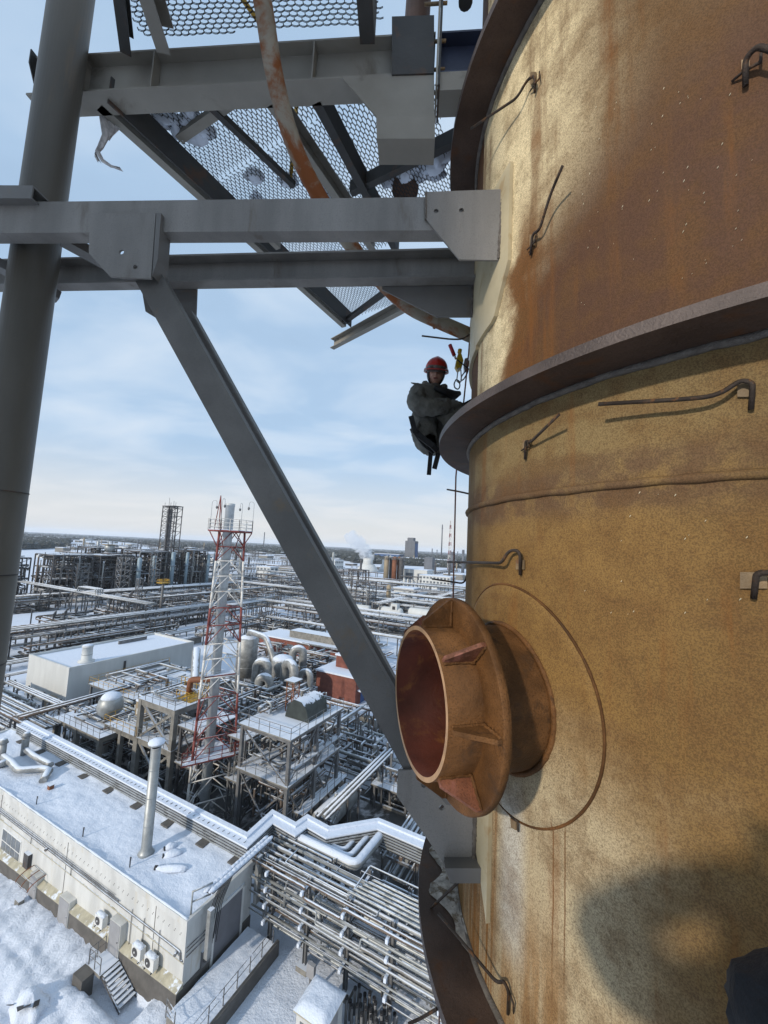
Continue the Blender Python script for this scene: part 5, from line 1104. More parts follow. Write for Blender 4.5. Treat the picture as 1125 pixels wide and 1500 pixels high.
for i in range(9):
    s, t = (-108+i*9.5, 66+(i*37 % 50))
    k = plant('valve_station', ('valve cluster in the snow %s' % ('left of the long brick house', 'behind the upright silver tank', 'beside the short brown rack', 'in front of the long brick house', 'between brick house and duct bends', 'behind the raised brick block', 'at the corner of the wide crossing rack', 'under the long thin rack', 'right of the brick annex')[i]), 'pipework', s, t)
    clutter(k, 0, 9, 0, 8, .3, 3.6, 22, rr=(.08, .28)); MB().box(0, 0, 0, 9, .2, .25).build('sleeper', M['concrete'], k); MB().lathe([(.7, 0), (.7, 2.6), (.4, 3.0)], 12, (2, 2, 0)).build('vessel', M['galv'], k)
k = frame_block('pipe_deck', 'railed pipe deck right beside the windowless white block', -74.5, 40, (0, 6, 12), (0, 7, 14), (4.6,), .3, M['steel'], cat='process structure', dens=.5, railmt=yel); clutter(k, 0, 12, 0, 14, .3, 4.2, 40, rr=(.08, .3)); clutter(k, 0, 12, 0, 14, 4.8, 6.4, 30, rr=(.08, .25))
rack('pipe_rack', 'low brown pipeline hugging the ground before the double snow topped rack', -112, 30, 90, 't', 3.0, [1.2], 6, 6, .2, rr=(.12, .28), mts=[M['pipeB'], M['pipeA'], M['galv']], sides=7)
rack('pipe_rack', 'low thin pipeline between basin and white block', -100, 28, 80, 't', 1.6, [1.8], 4, 5, .16, rr=(.08, .18), sides=7)
rack('pipe_rack', 'third rack of fat lagged pipes in front of the process unit', -178, 84, 90, 't', 5.0, [3.6, 6.2], 6, 8, .3, rr=(.25, .42), sides=7)
rack('pipe_rack', 'fourth rack at the foot of the process unit', -188, 70, 110, 't', 4.0, [3.0, 5.4], 6, 8, .3, rr=(.2, .4), sides=7)
rack('pipe_rack', 'snowy rack crossing just behind the white horizontal tanks', -160, 174, 130, 's', 4.0, [3.0, 5.2], 7, 8, .26, rr=(.2, .36), sides=7)
rack('pipe_rack', 'crowded rack in front of the white horizontal tanks', -118, 140, 90, 's', 3.2, [2.6, 4.6], 6, 7, .24, rr=(.16, .32), sides=7)
for s, t, lx, ly, nn_, lab in ((-150, 192, 60, 16, 60, 'jumble of pipes behind the broad snowy rack'), (-104, 176, 46, 10, 50, 'jumble of pipes right of the horizontal tanks'), (-96, 128, 40, 10, 46, 'jumble of pipes before the horizontal tanks'), (-175, 215, 60, 16, 60, 'jumble of pipes before the rusty columns'), (-112, 215, 60, 18, 60, 'jumble of pipes before the equipment frame')):
    k = plant('pipework', lab, 'pipework', s, t); clutter(k, 0, lx, 0, ly, .4, 6, nn_, rr=(.12, .36)); MB().box(0, 0, 0, lx, .3, .3).build('sleeper', M['concrete'], k); pad('pipe_yard', s-2, s+lx+2, t-2, t+ly+2)
for nm, s, t, lx, ly, z0, z1, nn_, lab in (('pipework', -66, 36, 18, 8, .3, 5.5, 60, 'tangled pipes behind the low concrete decks'), ('pipework', -46, 38, 14, 10, .3, 7, 70, 'tangled pipes behind the tall concrete frame'), ('pipework', -44, 48, 16, 12, .3, 5, 60, 'tangled pipes between chimney and duct bends'), ('pipework', -32, 44, 14, 12, .3, 6, 60, 'tangled pipes behind the steel deck'), ('pipework', -98, 26, 26, 7, .3, 4, 60, 'tangled pipes at the far left before the white block'), ('pipework', -20, 52, 14, 10, .3, 3, 50, 'snowy pipe runs in the yard left of the nozzle')):
    k = plant(nm, lab, 'pipework', s, t); clutter(k, 0, lx, 0, ly, z0, z1, nn_, rr=(.06, .26)); MB().box(0, 0, 0, lx, .25, .3).build('sleeper', M['concrete'], k)
    pq = MB().box(-.1, -.1, 0, .1, .1, z1).build('post', M['steel'], k, (0, 0, 0))
    for i in range(14): share(pq, (lx*((i*.37) % 1), ly*((i*.61) % 1), 0), k)
clutter(c1, .5, 10, .3, 5, 5.2, 6.2, 20, rr=(.05, .16)); clutter(c3, .3, 6, .5, 5.5, 5.8, 7.0, 20, rr=(.05, .16)); clutter(c2, .3, 6, .3, 4.8, 10.3, 11.0, 10, rr=(.05, .12))
for s, t, lx, ly, z1, nn_, lab in ((-121, 46, 6, 40, 3.4, 70, 'pipe runs between the low brown pipeline and the double rack'), (-131, 60, 6, 46, 3.0, 60, 'pipe runs squeezed behind the double snow topped rack'), (-147, 60, 12, 20, 5, 60, 'pipe runs and risers left of the lamp mast'), (-146, 84, 9, 40, 5, 70, 'pipe runs and risers right of the lamp mast'), (-174, 92, 20, 44, 6, 110, 'crowded pipe runs at the foot of the blue columns'), (-112, 104, 30, 16, 4, 70, 'pipe runs in the corner of the long thin rack'), (-196, 60, 14, 22, 6, 50, 'pipe runs by the standpipe edge at far left'), (-175, 140, 40, 20, 6, 90, 'crowded pipe runs right of the process unit'), (-128, 148, 26, 20, 5, 70, 'pipe runs left of the horizontal tanks'), (-210, 182, 60, 24, 8, 110, 'crowded pipe runs far behind the chimney tower')):
    k = plant('pipework', lab, 'pipework', s, t); clutter(k, 0, lx, 0, ly, .4, z1, nn_, [M['pipeA'], M['pipeB'], M['galv'], M['steeldk']], (.10, .34)); MB().box(0, 0, 0, lx, .3, .3).build('sleeper', M['concrete'], k); pad('pipe_yard', s-1, s+lx+1, t-1, t+ly+1, .008)
    pq = MB().box(-.13, -.13, 0, .13, .13, z1+1.5).build('post', M['steeldk'], k, (0, 0, 0))
    for i in range(22): share(pq, (lx*((i*.37) % 1), ly*((i*.61) % 1), 0), k)
# clutter on the steel deck: snowy valves along its back edges
clutter(sf, .1, 1.2, .5, 8.6, 11.2, 12.4, 26, rr=(.05, .14)); clutter(sf, .3, 6, 7.2, 8.9, 11.2, 12.6, 26, rr=(.05, .14)); clutter(sf, .2, 6.1, .2, 8.6, 2, 10.5, 34, [M['steeldk'], M['pipeA'], M['pipeB']], (.05, .16))
# concrete panel fence, cart and yard clutter right of the steel deck
fp = [atz(x, y, 0) for x, y in ((503, 1052), (520, 1060), (540, 1068), (562, 1078), (590, 1090))]
fe = thing('panel_fence', 'grey concrete panel fence below the brick annex', 'fence', tuple(fp[0]))
for a, c in zip(fp, fp[1:]): MB().bar(a-fp[0]+Vector((0, 0, 1.1)), c-fp[0]+Vector((0, 0, 1.1)), .12, 1.9).build('panel', M['concrete'], fe); MB().box(-.12, -.12, 0, .12, .12, 2.3).build('post', M['concrete'], fe, c-fp[0])
for i, (x, y, lab) in enumerate(((512, 1062, 'pale blue bin with a snow lid beside the panel fence'), (550, 1090, 'dark snow covered bundle in the yard near the nozzle'), (530, 1082, 'small dark lump in the snowy yard'))):
    p = atz(x, y, 0); k = thing('yard_bin', lab, 'bin', tuple(p), A0)
    MB().box(-.9, -.7, 0, .9, .7, 1.3 if i == 0 else .6).build('body', (M['lblue'], M['dark'], M['steeldk'])[i], k); MB().blob((0, 0, 1.3 if i == 0 else .6), 1.0, .8, .35, 12, 6, .3, i).build('snow_lid', M['roofsnow'], k)
# ------------------------------------------------------------------ process unit with lattice tower
def lattice(name, label, s, t, w, h, mt, step, zs0=0, group=None, taper=0.0, cat='tower'):
    th = plant(name, label, cat, s, t, 0, 0, group); n = int(h/step)
    for cx_, cy0 in ((0, 0), (1, 0), (1, 1), (0, 1)):
        def c(z): q = w*(1-taper*z/h); o_ = (w-q)/2; return Vector((o_+cx_*q, o_+cy0*q, z))
        MB().bar(c(0), c(h), w*.05+.12, w*.05+.12, up=(1, 0, 0)).build('leg', mt, th)
    for i in range(n):
        za, zb = i*step, (i+1)*step
        def cc(k, z): q = w*(1-taper*z/h); o_ = (w-q)/2; kx, ky = ((0, 0), (1, 0), (1, 1), (0, 1))[k % 4]; return Vector((o_+kx*q, o_+ky*q, z))
        for k in range(4):
            MB().bar(cc(k, zb), cc(k+1, zb), .22, .22).build('horizontal', mt, th)
            if k in (0, 1): MB().bar(cc(k, za), cc(k+1, zb), .16, .16).build('diagonal', mt, th)
            if k in (0,): MB().bar(cc(k+1, za), cc(k, zb), .16, .16).build('diagonal', mt, th)
    return th
lw = lattice('lattice_tower', 'tallest dark lattice tower of the process unit, standing above the horizon', -208, 138.0, 5.2, 47.5, M['steeldk'], 2.6)
MB().box(-.3, -.3, 47.2, 9.6, 5.5, 47.6).build('deck', M['steeldk'], lw)
for x in (0, 3.5, 5, 7.5, 9.2): MB().tube([(x, 1, 47.5), (x, 1, 49.5+2.6*(x == 3.5)+.8*(x == 7.5))], .09, 5).build('mast', M['steeldk'], lw)
lattice('lattice_tower', 'open stair frame attached to the right of the tallest lattice tower', -202.6, 138.5, 4.4, 47.2, M['steeldk'], 4.2)
MB().tube([(2.6, 2.6, 0), (2.6, 2.6, 46)], 1.35, 14).build('column', M['fgrey'], lw)
units = ((-236, 72, 16, 'leftmost low frame beside the standpipe edge'), (-214, 86, 18, 'far left open pipe frame of the process unit'), (-212, 103, 18, 'second open frame from the left in the process unit'), (-212, 121, 20, 'dark frame left of the tallest lattice tower'), (-208, 147, 21, 'dark frame right of the tallest lattice tower'), (-252, 120, 20, 'tan lit frame rising behind the blue columns'), (-248, 160, 17, 'frame behind the right end of the process unit'))
for s, t, h, lab in units:
    h *= 1.13; zz = [h*k/4 for k in (1, 2, 3, 4)]
    u = frame_block('process_frame', lab, s, t, (0, 8, 16), (0, 7.5, 15), zz, .42, M['steeldk'], cat='process structure', dens=.5, rails=False, deckmt=M['steeldk'], deck=False, group='frames of the process unit')
    for z in zz[1::2]: MB().box(0, 0, z, 16, 15, z+.15).build('deck', M['steeldk'], u)
    clutter(u, 0, 17, -1.5, 15, 1, h+1, 130, [M['steeldk'], M['pipeA'], M['pipeB'], M['galv'], M['steeldk']], (.12, .38))
    for q in range(7): MB().lathe([(.9, 0), (.9, h*.6), (.5, h*.64)], 12, (random.uniform(1, 15), random.uniform(1, 14), random.uniform(0, 3))).build('vessel', random.choice([M['fgrey'], M['steeldk'], M['galvclean']]), u)
for s, t, r, h, lab in ((-193, 119.0, 1.0, 19, 'pale blue column left of the small mast, leftmost of the row'), (-193, 126.5, 1.0, 20, 'pale blue column between the two lattice masts'), (-193, 136.5, 1.0, 22, 'pale blue column just left of the tallest tower'), (-192.5, 144.5, .8, 22, 'pale blue column just right of the tallest tower'), (-191, 157.0, .8, 21, 'pale blue column near the right end of the unit'), (-191, 161.5, .9, 22.5, 'pale blue column at the right end of the unit')):
    k = plant('process_column', lab, 'column', s, t, 0, 0, 'pale blue columns of the process unit'); MB().lathe([(r, 0), (r, h), (r*.6, h+.6)], 14).build('shell', M['lblue'], k); MB().lathe([(r+.7, h*.7), (r+.7, h*.7+.15)], 12).build('platform', M['steel'], k)
for s, t, w, h, lab in ((-190, 122.5, 3.2, 22, 'grey lattice mast between the blue columns'), (-192, 108, 4.0, 20, 'grey lattice mast left of the blue columns'), (-200, 94, 4.5, 17, 'pale lattice mast at the far left of the unit'), (-150, 92, 1.6, 14, 'thin floodlight mast in front of the blue columns')): lattice('lattice_mast', lab, s, t, w, h, M['steel'], 2.8, group='lattice masts of the process unit', cat='mast')
k = plant('process_column', 'white column with a brown head above the left frames', 'column', -214, 116); MB().lathe([(1.3, 0), (1.3, 22), (2.2, 22.2), (2.2, 25)], 14).build('shell', M['galvclean'], k); MB().box(-2.5, -2.5, 24.8, 2.5, 2.5, 25.2).build('platform', M['tan'], k)
k = plant('lamp_mast', 'short mast with a yellow lamp platform before the process unit', 'mast', -140, 96); MB().tube([(0, 0, 0), (0, 0, 13)], .45, 10).build('shaft', M['steel'], k); MB().box(-1.6, -1.6, 13, 1.6, 1.6, 13.3).build('platform', M['yellow'], k); railing(k, [(-1.5, -1.5, 13.3), (1.5, -1.5, 13.3), (1.5, 1.5, 13.3), (-1.5, 1.5, 13.3), (-1.5, -1.5, 13.3)], 1.1, 1.5, .06, yel)
# ------------------------------------------------------------------ far objects
ct = plant('cooling_tower', 'pale cooling tower with a snowy base giving off steam', 'cooling tower', -238, 430); MB().lathe([(13, 0), (12.6, 4), (8.2, 9.5)], 30, cap1=False).build('base', M['wallg'], ct); MB().lathe([(6.6, 9.3), (5.9, 13), (6.5, 17), (6.2, 17), (5.6, 13), (6.2, 9.4)], 30, cap0=False, cap1=False).build('drum', M['wallg'], ct)
k = plant('cooling_tower', 'second pale cooling tower drum right behind the steaming one', 'cooling tower', -228, 462); MB().lathe([(11, 0), (7, 8), (5.6, 9)], 24).build('base', M['wallg'], k); MB().lathe([(6.2, 8.9), (5.6, 12), (6.1, 15.5)], 24, cap0=False, cap1=False).build('drum', M['wallg'], k)
for i, (x, y, lab) in enumerate(((-148, 300, 'tan column of the rusty cluster, front left'), (-146, 306, 'darkest column of the rusty cluster, at the back left'), (-141.5, 302, 'reddest column of the rusty cluster, in the middle'), (-139.5, 308, 'brown column of the rusty cluster, at the back right'), (-136.0, 304, 'rightmost dark column of the rusty cluster'))):
    k = plant('reactor_column', lab, 'column', x, y, 0, 0, 'rusty column cluster'); MB().lathe([(2.1, 0), (2.1, 22), (1.2, 23.4)], 16).build('shell', (M['tan'], M['steeldk'], M['rustcol'], M['rustcol'], M['steeldk'])[i], k); MB().lathe([(2.8, 21), (2.8, 21.3)], 14).build('platform', M['steel'], k); railing(k, [(-2.4, -2.4, 21.3), (2.4, -2.4, 21.3), (2.4, 2.4, 21.3), (-2.4, 2.4, 21.3), (-2.4, -2.4, 21.3)], 1.2, 1.6, .09)
def office(label, s, t, l, d, h, fl, nw):
    k = plant('office_block', label, 'building', s, t); MB().box(0, 0, 0, l, d, h).build('wall', M['wallg'], k); MB().box(-.3, -.3, h, l+.3, d+.3, h+.4).build('roof_snow', M['roofsnow'], k)
    for j in range(fl):
        for i in range(nw): w = l/nw; z = h/fl*j+h/fl*.35; MB().box(w*i+w*.2, -.12, z, w*i+w*.8, 0, z+h/fl*.42).build('window', M['glass'], k)
        for i in range(max(2, nw//2)): w = d/max(2, nw//2); z = h/fl*j+h/fl*.35; MB().box(l, w*i+w*.2, z, l+.12, w*i+w*.8, z+h/fl*.42).build('window', M['glass'], k)
office('windowed white office block near the column edge', -118, 300, 26, 14, 10, 3, 9); office('plain white hall left of the windowed office block', -140, 318, 22, 14, 13, 1, 2); office('low white office far left below the forest edge', -420, 330, 40, 14, 8, 2, 10); office('white works hall behind the lattice tower', -330, 420, 50, 20, 12, 2, 10); office('small white house right of the process unit', -255, 260, 16, 10, 9, 2, 4); office('low pale hall on the horizon right of the chimney', -560, 1000, 90, 30, 12, 2, 10)
k = frame_block('equipment_rack', 'dark equipment frame with white columns before the office block', -118, 262, (0, 7, 14), (0, 6), (6, 11), .4, M['steeldk'], cat='process structure', rails=False, deck=False); [MB().lathe([(.9, 0), (.9, 9)], 10, (2.2+i*3.2, 3, 0)).build('vessel', M['wallg'], k) for i in range(4)]
k = plant('tower_block', 'dark square tower block on the horizon', 'building', -395, 900); MB().box(0, 0, 0, 26, 22, 52).build('wall', M['fgrey'], k); MB().box(26, 3, 0, 27, 19, 46).build('panel', M['fblue'], k); MB().box(4, 4, 52, 20, 18, 60).build('roof_block', M['fgrey'], k)
k = plant('works_hall', 'long blue works hall left of the dark tower block', 'building', -480, 900); MB().box(0, 0, 0, 70, 30, 16).build('wall', M['fblue'], k); MB().box(-1, -1, 16, 71, 31, 17).build('roof', M['roofsnow'], k)
k = plant('works_hall', 'long low snow roofed hall in front of the dark tower block', 'building', -390, 780); MB().box(0, 0, 0, 150, 40, 12).build('wall', M['fgrey'], k); MB().box(-1, -1, 12, 151, 41, 13).build('roof', M['roofsnow'], k)
k = plant('dark_box', 'dark cube building below the tower block', 'building', -198, 520); MB().box(0, 0, 0, 12, 10, 20).build('wall', M['fgrey'], k); MB().box(-.3, -.3, 20, 12.3, 10.3, 20.6).build('roof', M['steeldk'], k)
for i, (s, t, r, h, lab) in enumerate(((-345, 960, 1.6, 36, 'first thin far stack right of the tower block'), (-337, 975, 1.4, 34, 'second thin far stack right of the tower block'), (-320, 960, 1.8, 98, 'tallest thin stack on the far horizon'), (-305, 990, 1.5, 34, 'far stack right of the tallest thin stack'), (-296, 985, 1.5, 34, 'fifth thin far stack counted from the tower block'), (-285, 985, 1.4, 32, 'last thin far stack before the lattice masts'), (-170, 560, 2.6, 30, 'stout dark far column left of the red and white mast'), (-158, 575, 2.4, 34, 'stout dark far column beside the red and white mast'), (-120, 560, 1.6, 34, 'slim far column nearest the big column edge'), (-262, 1000, 1.8, 46, 'far stack left of the stout dark columns'), (-1100, 1150, 2.2, 70, 'lone far stack seen left of the chimney tower'))):
    k = plant('far_stack', lab, 'stack', s, t, 0, 0, 'stacks on the horizon'); MB().lathe([(r, 0), (r*.75, h)], 12).build('shaft', M['fgrey'], k); MB().lathe([(r*1.2, h*.9), (r*1.2, h*.91)], 10).build('platform', M['steeldk'], k)
th = plant('radio_mast', 'red and white lattice mast near the column edge', 'mast', -178, 572); nseg = 12
for i in range(nseg):
    mt = M['red'] if i % 2 == 0 else M['white']; z0, z1 = i*6.4, (i+1)*6.4; w0, w1 = 3.4-2.6*i/nseg, 3.4-2.6*(i+1)/nseg
    for k in range(3): a, c = k*2.094, (k+1)*2.094; MB().bar((w0*math.cos(a), w0*math.sin(a), z0), (w1*math.cos(a), w1*math.sin(a), z1), .5, .5).build('leg', mt, th); MB().bar((w0*math.cos(a), w0*math.sin(a), z0), (w1*math.cos(c), w1*math.sin(c), z1), .3, .3).build('diagonal', mt, th)
# snowy sheds and racks scattered over the works
rnd = random.Random(5); n = 0
for i in range(110):
    t = rnd.uniform(190, 1300); s = -t*rnd.uniform(.3, 2.7)-10
    if -250 < s < -190 and 80 < t < 180: continue
    w, d, h = rnd.uniform(8, 26)*(1+t/900), rnd.uniform(6, 14)*(1+t/900), rnd.uniform(3, 7)
    if hidden(W3(s, t)): continue
    wm_ = rnd.choice([('white', M['wallg']), ('grey', M['fgrey']), ('concrete', M['concrete']), ('dark', M['steeldk'])])
    k = plant('far_shed', ('long ' if w > 30 else 'short ')+wm_[0]+' snow roofed shed, '+where(W3(s, t)), 'shed', s, t, 0, 0, 'far sheds of the works'); MB().box(0, 0, 0, w, d, h).build('wall', wm_[1], k); MB().box(-.3, -.3, h, w+.3, d+.3, h+.5).build('roof_snow', M['roofsnow'], k)
for i in range(90):
    t = rnd.uniform(130, 330) if i < 56 else rnd.uniform(330, 760); s = -t*rnd.uniform(.3, 2.3)-10
    if -252 < s < -120 and 70 < t < 175: continue
    if hidden(W3(s, t)): continue
    k = plant('far_pipe_line', 'snow topped pipeline on posts, '+where(W3(s, t)), 'pipeline', s, t, 0, 0, 'far pipelines of the works'); al = rnd.random() < .6; l = rnd.uniform(50, 130); f = (lambda u, w, z: (u, w, z)) if al else (lambda u, w, z: (w, u, z)); z = rnd.uniform(2.5, 6.5)
    for q in range(4): MB().tube([f(0, q*1.2, z), f(l, q*1.2, z)], rnd.uniform(.3, .55), 6).build('pipe', rnd.choice([M['galv'], M['pipeA'], M['pipeB']]), k)
    pq = None
    for u in range(0, int(l), 9):
        for w in (0, 3.6):
            if pq is None: pq = MB().box(-.25, -.25, 0, .25, .25, z).build('post', M['steel'], k, f(u, w, 0))
            else: share(pq, f(u, w, 0), k)
for i in range(46):
    t = rnd.uniform(180, 800); s = -t*rnd.uniform(.2, 2.1)-10; h = rnd.uniform(9, 24)
    if hidden(W3(s, t)): continue
    k = plant('far_column', ('tall' if h > 16 else 'low')+' slim process column, '+where(W3(s, t)), 'column', s, t, 0, 0, 'far columns of the works'); MB().lathe([(1.2, 0), (1.2, h), (.7, h+.7)], 9).build('shell', rnd.choice([M['fgrey'], M['galvclean'], M['tan'], M['steeldk']]), k); MB().lathe([(2.0, h*.8), (2.0, h*.8+.2)], 9).build('platform', M['steel'], k)
for i in range(26):
    t = rnd.uniform(150, 640); s = -t*rnd.uniform(.5, 2.2)-15; h = rnd.uniform(8, 17)
    if hidden(W3(s, t)): continue
    k = frame_block('far_steelwork', ('tall' if h > 12 else 'low')+' open steel frame, '+where(W3(s, t)), s, t, (0, 7, 14), (0, 7), (h*.5, h), .4, M['steeldk'], cat='process structure', rails=False, deck=False, braces=True, group='far frames of the works'); clutter(k, 0, 14, 0, 7, 1, h, 10, [M['steeldk'], M['pipeA'], M['galv']], (.2, .5))
# far woods: bare and conifer crowns reading as one dark mass
def woods(name, n, t0, t1, f0, f1, seed):
    r_ = random.Random(seed); b = MB()
    for i in range(n):
        t = t0+(t1-t0)*r_.random()**1.5; a = R(f0+(f1-f0)*r_.random()); p = Vector((math.sin(a)*t, math.cos(a)*t, 0))
        if mnoise.noise(Vector((p.x*.0016, p.y*.0016, seed))) < -.16: continue
        h = r_.uniform(8, 15); w = r_.uniform(4, 9)*(1+t/3500); q = r_.random()*6
        b.add([p+Vector((w*math.cos(q+k*1.257), w*math.sin(q+k*1.257), h*.12)) for k in range(5)]+[p+Vector((w*.75*math.cos(q+.6+k*1.257), w*.75*math.sin(q+.6+k*1.257), h*.66)) for k in range(5)]+[p+Vector((0, 0, h))], [(k, (k+1) % 5, 5+(k+1) % 5, 5+k) for k in range(5)]+[(5+k, 5+(k+1) % 5, 10) for k in range(5)])
    tag(b.build(name, M['farwood']), 'dark far woods along the snowy horizon', 'woods', kind='stuff')
woods('far_woods', 42000, 750, 8000, -50, 22, 3)
# steam over the cooling tower
sv = bpy.data.materials.new('steam'); sv.use_nodes = True; nt_ = sv.node_tree; nt_.nodes.clear(); pv = nt_.nodes.new('ShaderNodeVolumePrincipled'); pv.inputs['Color'].default_value = (.97, .98, 1, 1); pv.inputs['Density'].default_value = .22; pv.inputs['Anisotropy'].default_value = .2
ov = nt_.nodes.new('ShaderNodeOutputMaterial'); nt_.links.new(pv.outputs[0], ov.inputs['Volume'])
b = MB()
stc = W3(-238, 430)
for i in range(15):
    u = i/14; b.blob(stc+Vector((-20*u**1.2+3.5*math.sin(i*2.2), -6*u+3*math.cos(i*1.7), 17+25*u)), 5.0+3.5*u, 5.0+3*u, 4.2+2*u, 16, 9, .9, i)
stm = b.build('steam_plume', sv); tag(stm, 'white steam drifting from the cooling tower', 'steam', kind='stuff')
# ------------------------------------------------------------------ people on ropes
M['jacket'] = mat('dark_olive_workwear', (.115,.112,.096), .85, 0, .35, 9, bump=.9, bs=26)
M['jacket2'] = mat('navy_workwear', (.012,.013,.016), .8, 0, .3, 9, bump=.8, bs=26)
M['skin'] = mat('weathered_skin', (.46,.25,.18), .5, 0, .18, 25, bump=.1)
M['knit'] = mat('grey_knit_balaclava', (.055,.056,.058), .9, 0, .2, 40, bump=.6, bs=240)
M['helmet'] = mat('red_helmet_shell', (.42,.025,.018), .3, 0, .12, 8, bump=.03)
M['lens'] = mat('goggle_lens', (.10,.085,.075), .15, 0, .2, 8, bump=.02)
M['silver'] = mat('polished_alloy', (.55,.55,.55), .3, .9, .1, 12, bump=.05)
M['ropew'] = mat('red_flecked_rope', (.30,.15,.12), .8, 0, .5, 60, bump=.5, bs=300)
M['strap'] = mat('black_webbing', (.016,.016,.017), .7, 0, .3, 30, bump=.3, bs=200)
M['grip'] = mat('red_rubber_grip', (.36,.02,.025), .5, 0, .15, 20)
M['dyel'] = mat('yellow_anodised', (.50,.34,.02), .35, .2, .15, 30, rust=.1)
M['lip'] = mat('lips', (.22,.07,.06), .5, 0, .1, 20)
def skinned(name, nodes, edges, mt, parent, folds=.0, fs=14, levels=2, seed=0):
    """one continuous body grown over a jointed skeleton: nodes = [(x, y, z, rx, ry)]"""
    me = bpy.data.meshes.new(name); me.from_pydata([n[:3] for n in nodes], edges, [])
    ob = bpy.data.objects.new(name, me); COL.objects.link(ob)
    ob.modifiers.new('skin', 'SKIN').use_smooth_shade = True
    sv_ = me.skin_vertices[0].data
    for i, n in enumerate(nodes): sv_[i].radius = (n[3], n[4] if len(n) > 4 else n[3]); sv_[i].use_root = (i == 0)
    ob.modifiers.new('sub', 'SUBSURF').levels = levels; ob.modifiers['sub'].render_levels = levels
    dg = bpy.context.evaluated_depsgraph_get(); m2 = bpy.data.meshes.new_from_object(ob.evaluated_get(dg)); m2.name = name
    bpy.data.objects.remove(ob); m2.materials.clear(); m2.materials.append(mt)
    if folds:
        nn = [v.normal.copy() for v in m2.vertices]
        for v, q in zip(m2.vertices, nn):
            p = v.co*fs+Vector((seed, 0, 0)); k = 1-2*abs(mnoise.noise(p)); v.co += q*folds*(k*.8+.5*mnoise.noise(p*2.3)-.4)
    for p in m2.polygons: p.use_smooth = True
    ob = bpy.data.objects.new(name, m2); COL.objects.link(ob); ob.parent = parent; return ob
def hand_nodes(wrist, fwd, side, up, s=1.0):
    """palm with five bent fingers; returns nodes, edges rooted at the wrist"""
    w, f, sd, u = Vector(wrist), Vector(fwd).normalized(), Vector(side).normalized(), Vector(up).normalized(); N = [tuple(w)+(.026*s,)]; E_ = []
    N.append(tuple(w+f*.045*s)+(.030*s, .018*s)); E_.append((0, 1)); N.append(tuple(w+f*.085*s)+(.032*s, .016*s)); E_.append((1, 2))
    for k, ln in ((-1.5, .055), (-.5, .068), (.5, .072), (1.5, .064)):
        b_ = w+f*.09*s+sd*.019*k*s; i = len(N)
        N += [tuple(b_+f*.012*s)+(.0095*s,), tuple(b_+f*ln*.55*s-u*.014*s)+(.009*s,), tuple(b_+f*ln*.62*s-u*.045*s)+(.0085*s,), tuple(b_+f*ln*.2*s-u*.058*s)+(.008*s,)]
        E_ += [(2, i), (i, i+1), (i+1, i+2), (i+2, i+3)]
    i = len(N); N += [tuple(w+f*.04*s+sd*.035*s-u*.01*s)+(.012*s,), tuple(w+f*.06*s+sd*.045*s-u*.035*s)+(.010*s,), tuple(w+f*.075*s+sd*.03*s-u*.055*s)+(.009*s,)]; E_ += [(1, i), (i, i+1), (i+1, i+2)]
    return N, E_
wk = thing('person', 'worker in dark jacket and red helmet hanging on a rope beside the column', 'person', (.32, 3.62, 31.0)); WO = Vector((.32, 3.62, 31.0))
def q_(x, y, z, r, r2=None): return (x-WO.x, y-WO.y, z-WO.z, r, r2 if r2 else r)
N = [q_(.335, 3.62, 31.00, .135, .125), q_(.315, 3.62, 31.12, .150, .135), q_(.345, 3.60, 31.28, .165, .145), q_(.40, 3.59, 31.42, .150, .125), q_(.425, 3.585, 31.50, .085, .085), q_(.428, 3.575, 31.575, .06, .06),
     q_(.265, 3.49, 31.43, .100), q_(.225, 3.40, 31.32, .095), q_(.275, 3.34, 31.235, .088), q_(.42, 3.36, 31.265, .078), q_(.56, 3.42, 31.30, .062), q_(.665, 3.48, 31.325, .042),      # near arm
     q_(.555, 3.71, 31.43, .085), q_(.63, 3.70, 31.30, .070), q_(.66, 3.64, 31.28, .055), q_(.70, 3.58, 31.34, .042),                                                                  # far arm
     q_(.37, 3.52, 31.02, .125), q_(.50, 3.49, 31.13, .115), q_(.67, 3.45, 31.26, .092), q_(.75, 3.42, 31.08, .075), q_(.80, 3.36, 30.90, .055), q_(.84, 3.33, 30.84, .05), q_(.80, 3.34, 30.96, .04),       # near leg
     q_(.40, 3.71, 30.98, .11), q_(.56, 3.76, 31.06, .092), q_(.72, 3.80, 31.16, .078), q_(.82, 3.70, 31.02, .066), q_(.90, 3.56, 30.88, .05), q_(.92, 3.50, 30.94, .04)]
Ed = [(0, 1), (1, 2), (2, 3), (3, 4), (4, 5), (3, 6), (6, 7), (7, 8), (8, 9), (9, 10), (10, 11), (3, 12), (12, 13), (13, 14), (14, 15), (0, 16), (16, 17), (17, 18), (18, 19), (19, 20), (20, 21), (21, 22), (0, 23), (23, 24), (24, 25), (25, 26), (26, 27), (27, 28)]
body = skinned('body', N, Ed, M['jacket'], wk, .020, 15, 3)
for wr, fw in (((.665, 3.48, 31.325), (.9, .3, .25)), ((.70, 3.58, 31.34), (.6, .1, .6))):
    n_, e_ = hand_nodes(Vector(wr)-WO, fw, (.1, -.2, 1), (-.3, 1, .2)); skinned('gloved_hand', n_, e_, M['strap'], wk, 0, 1, 2)
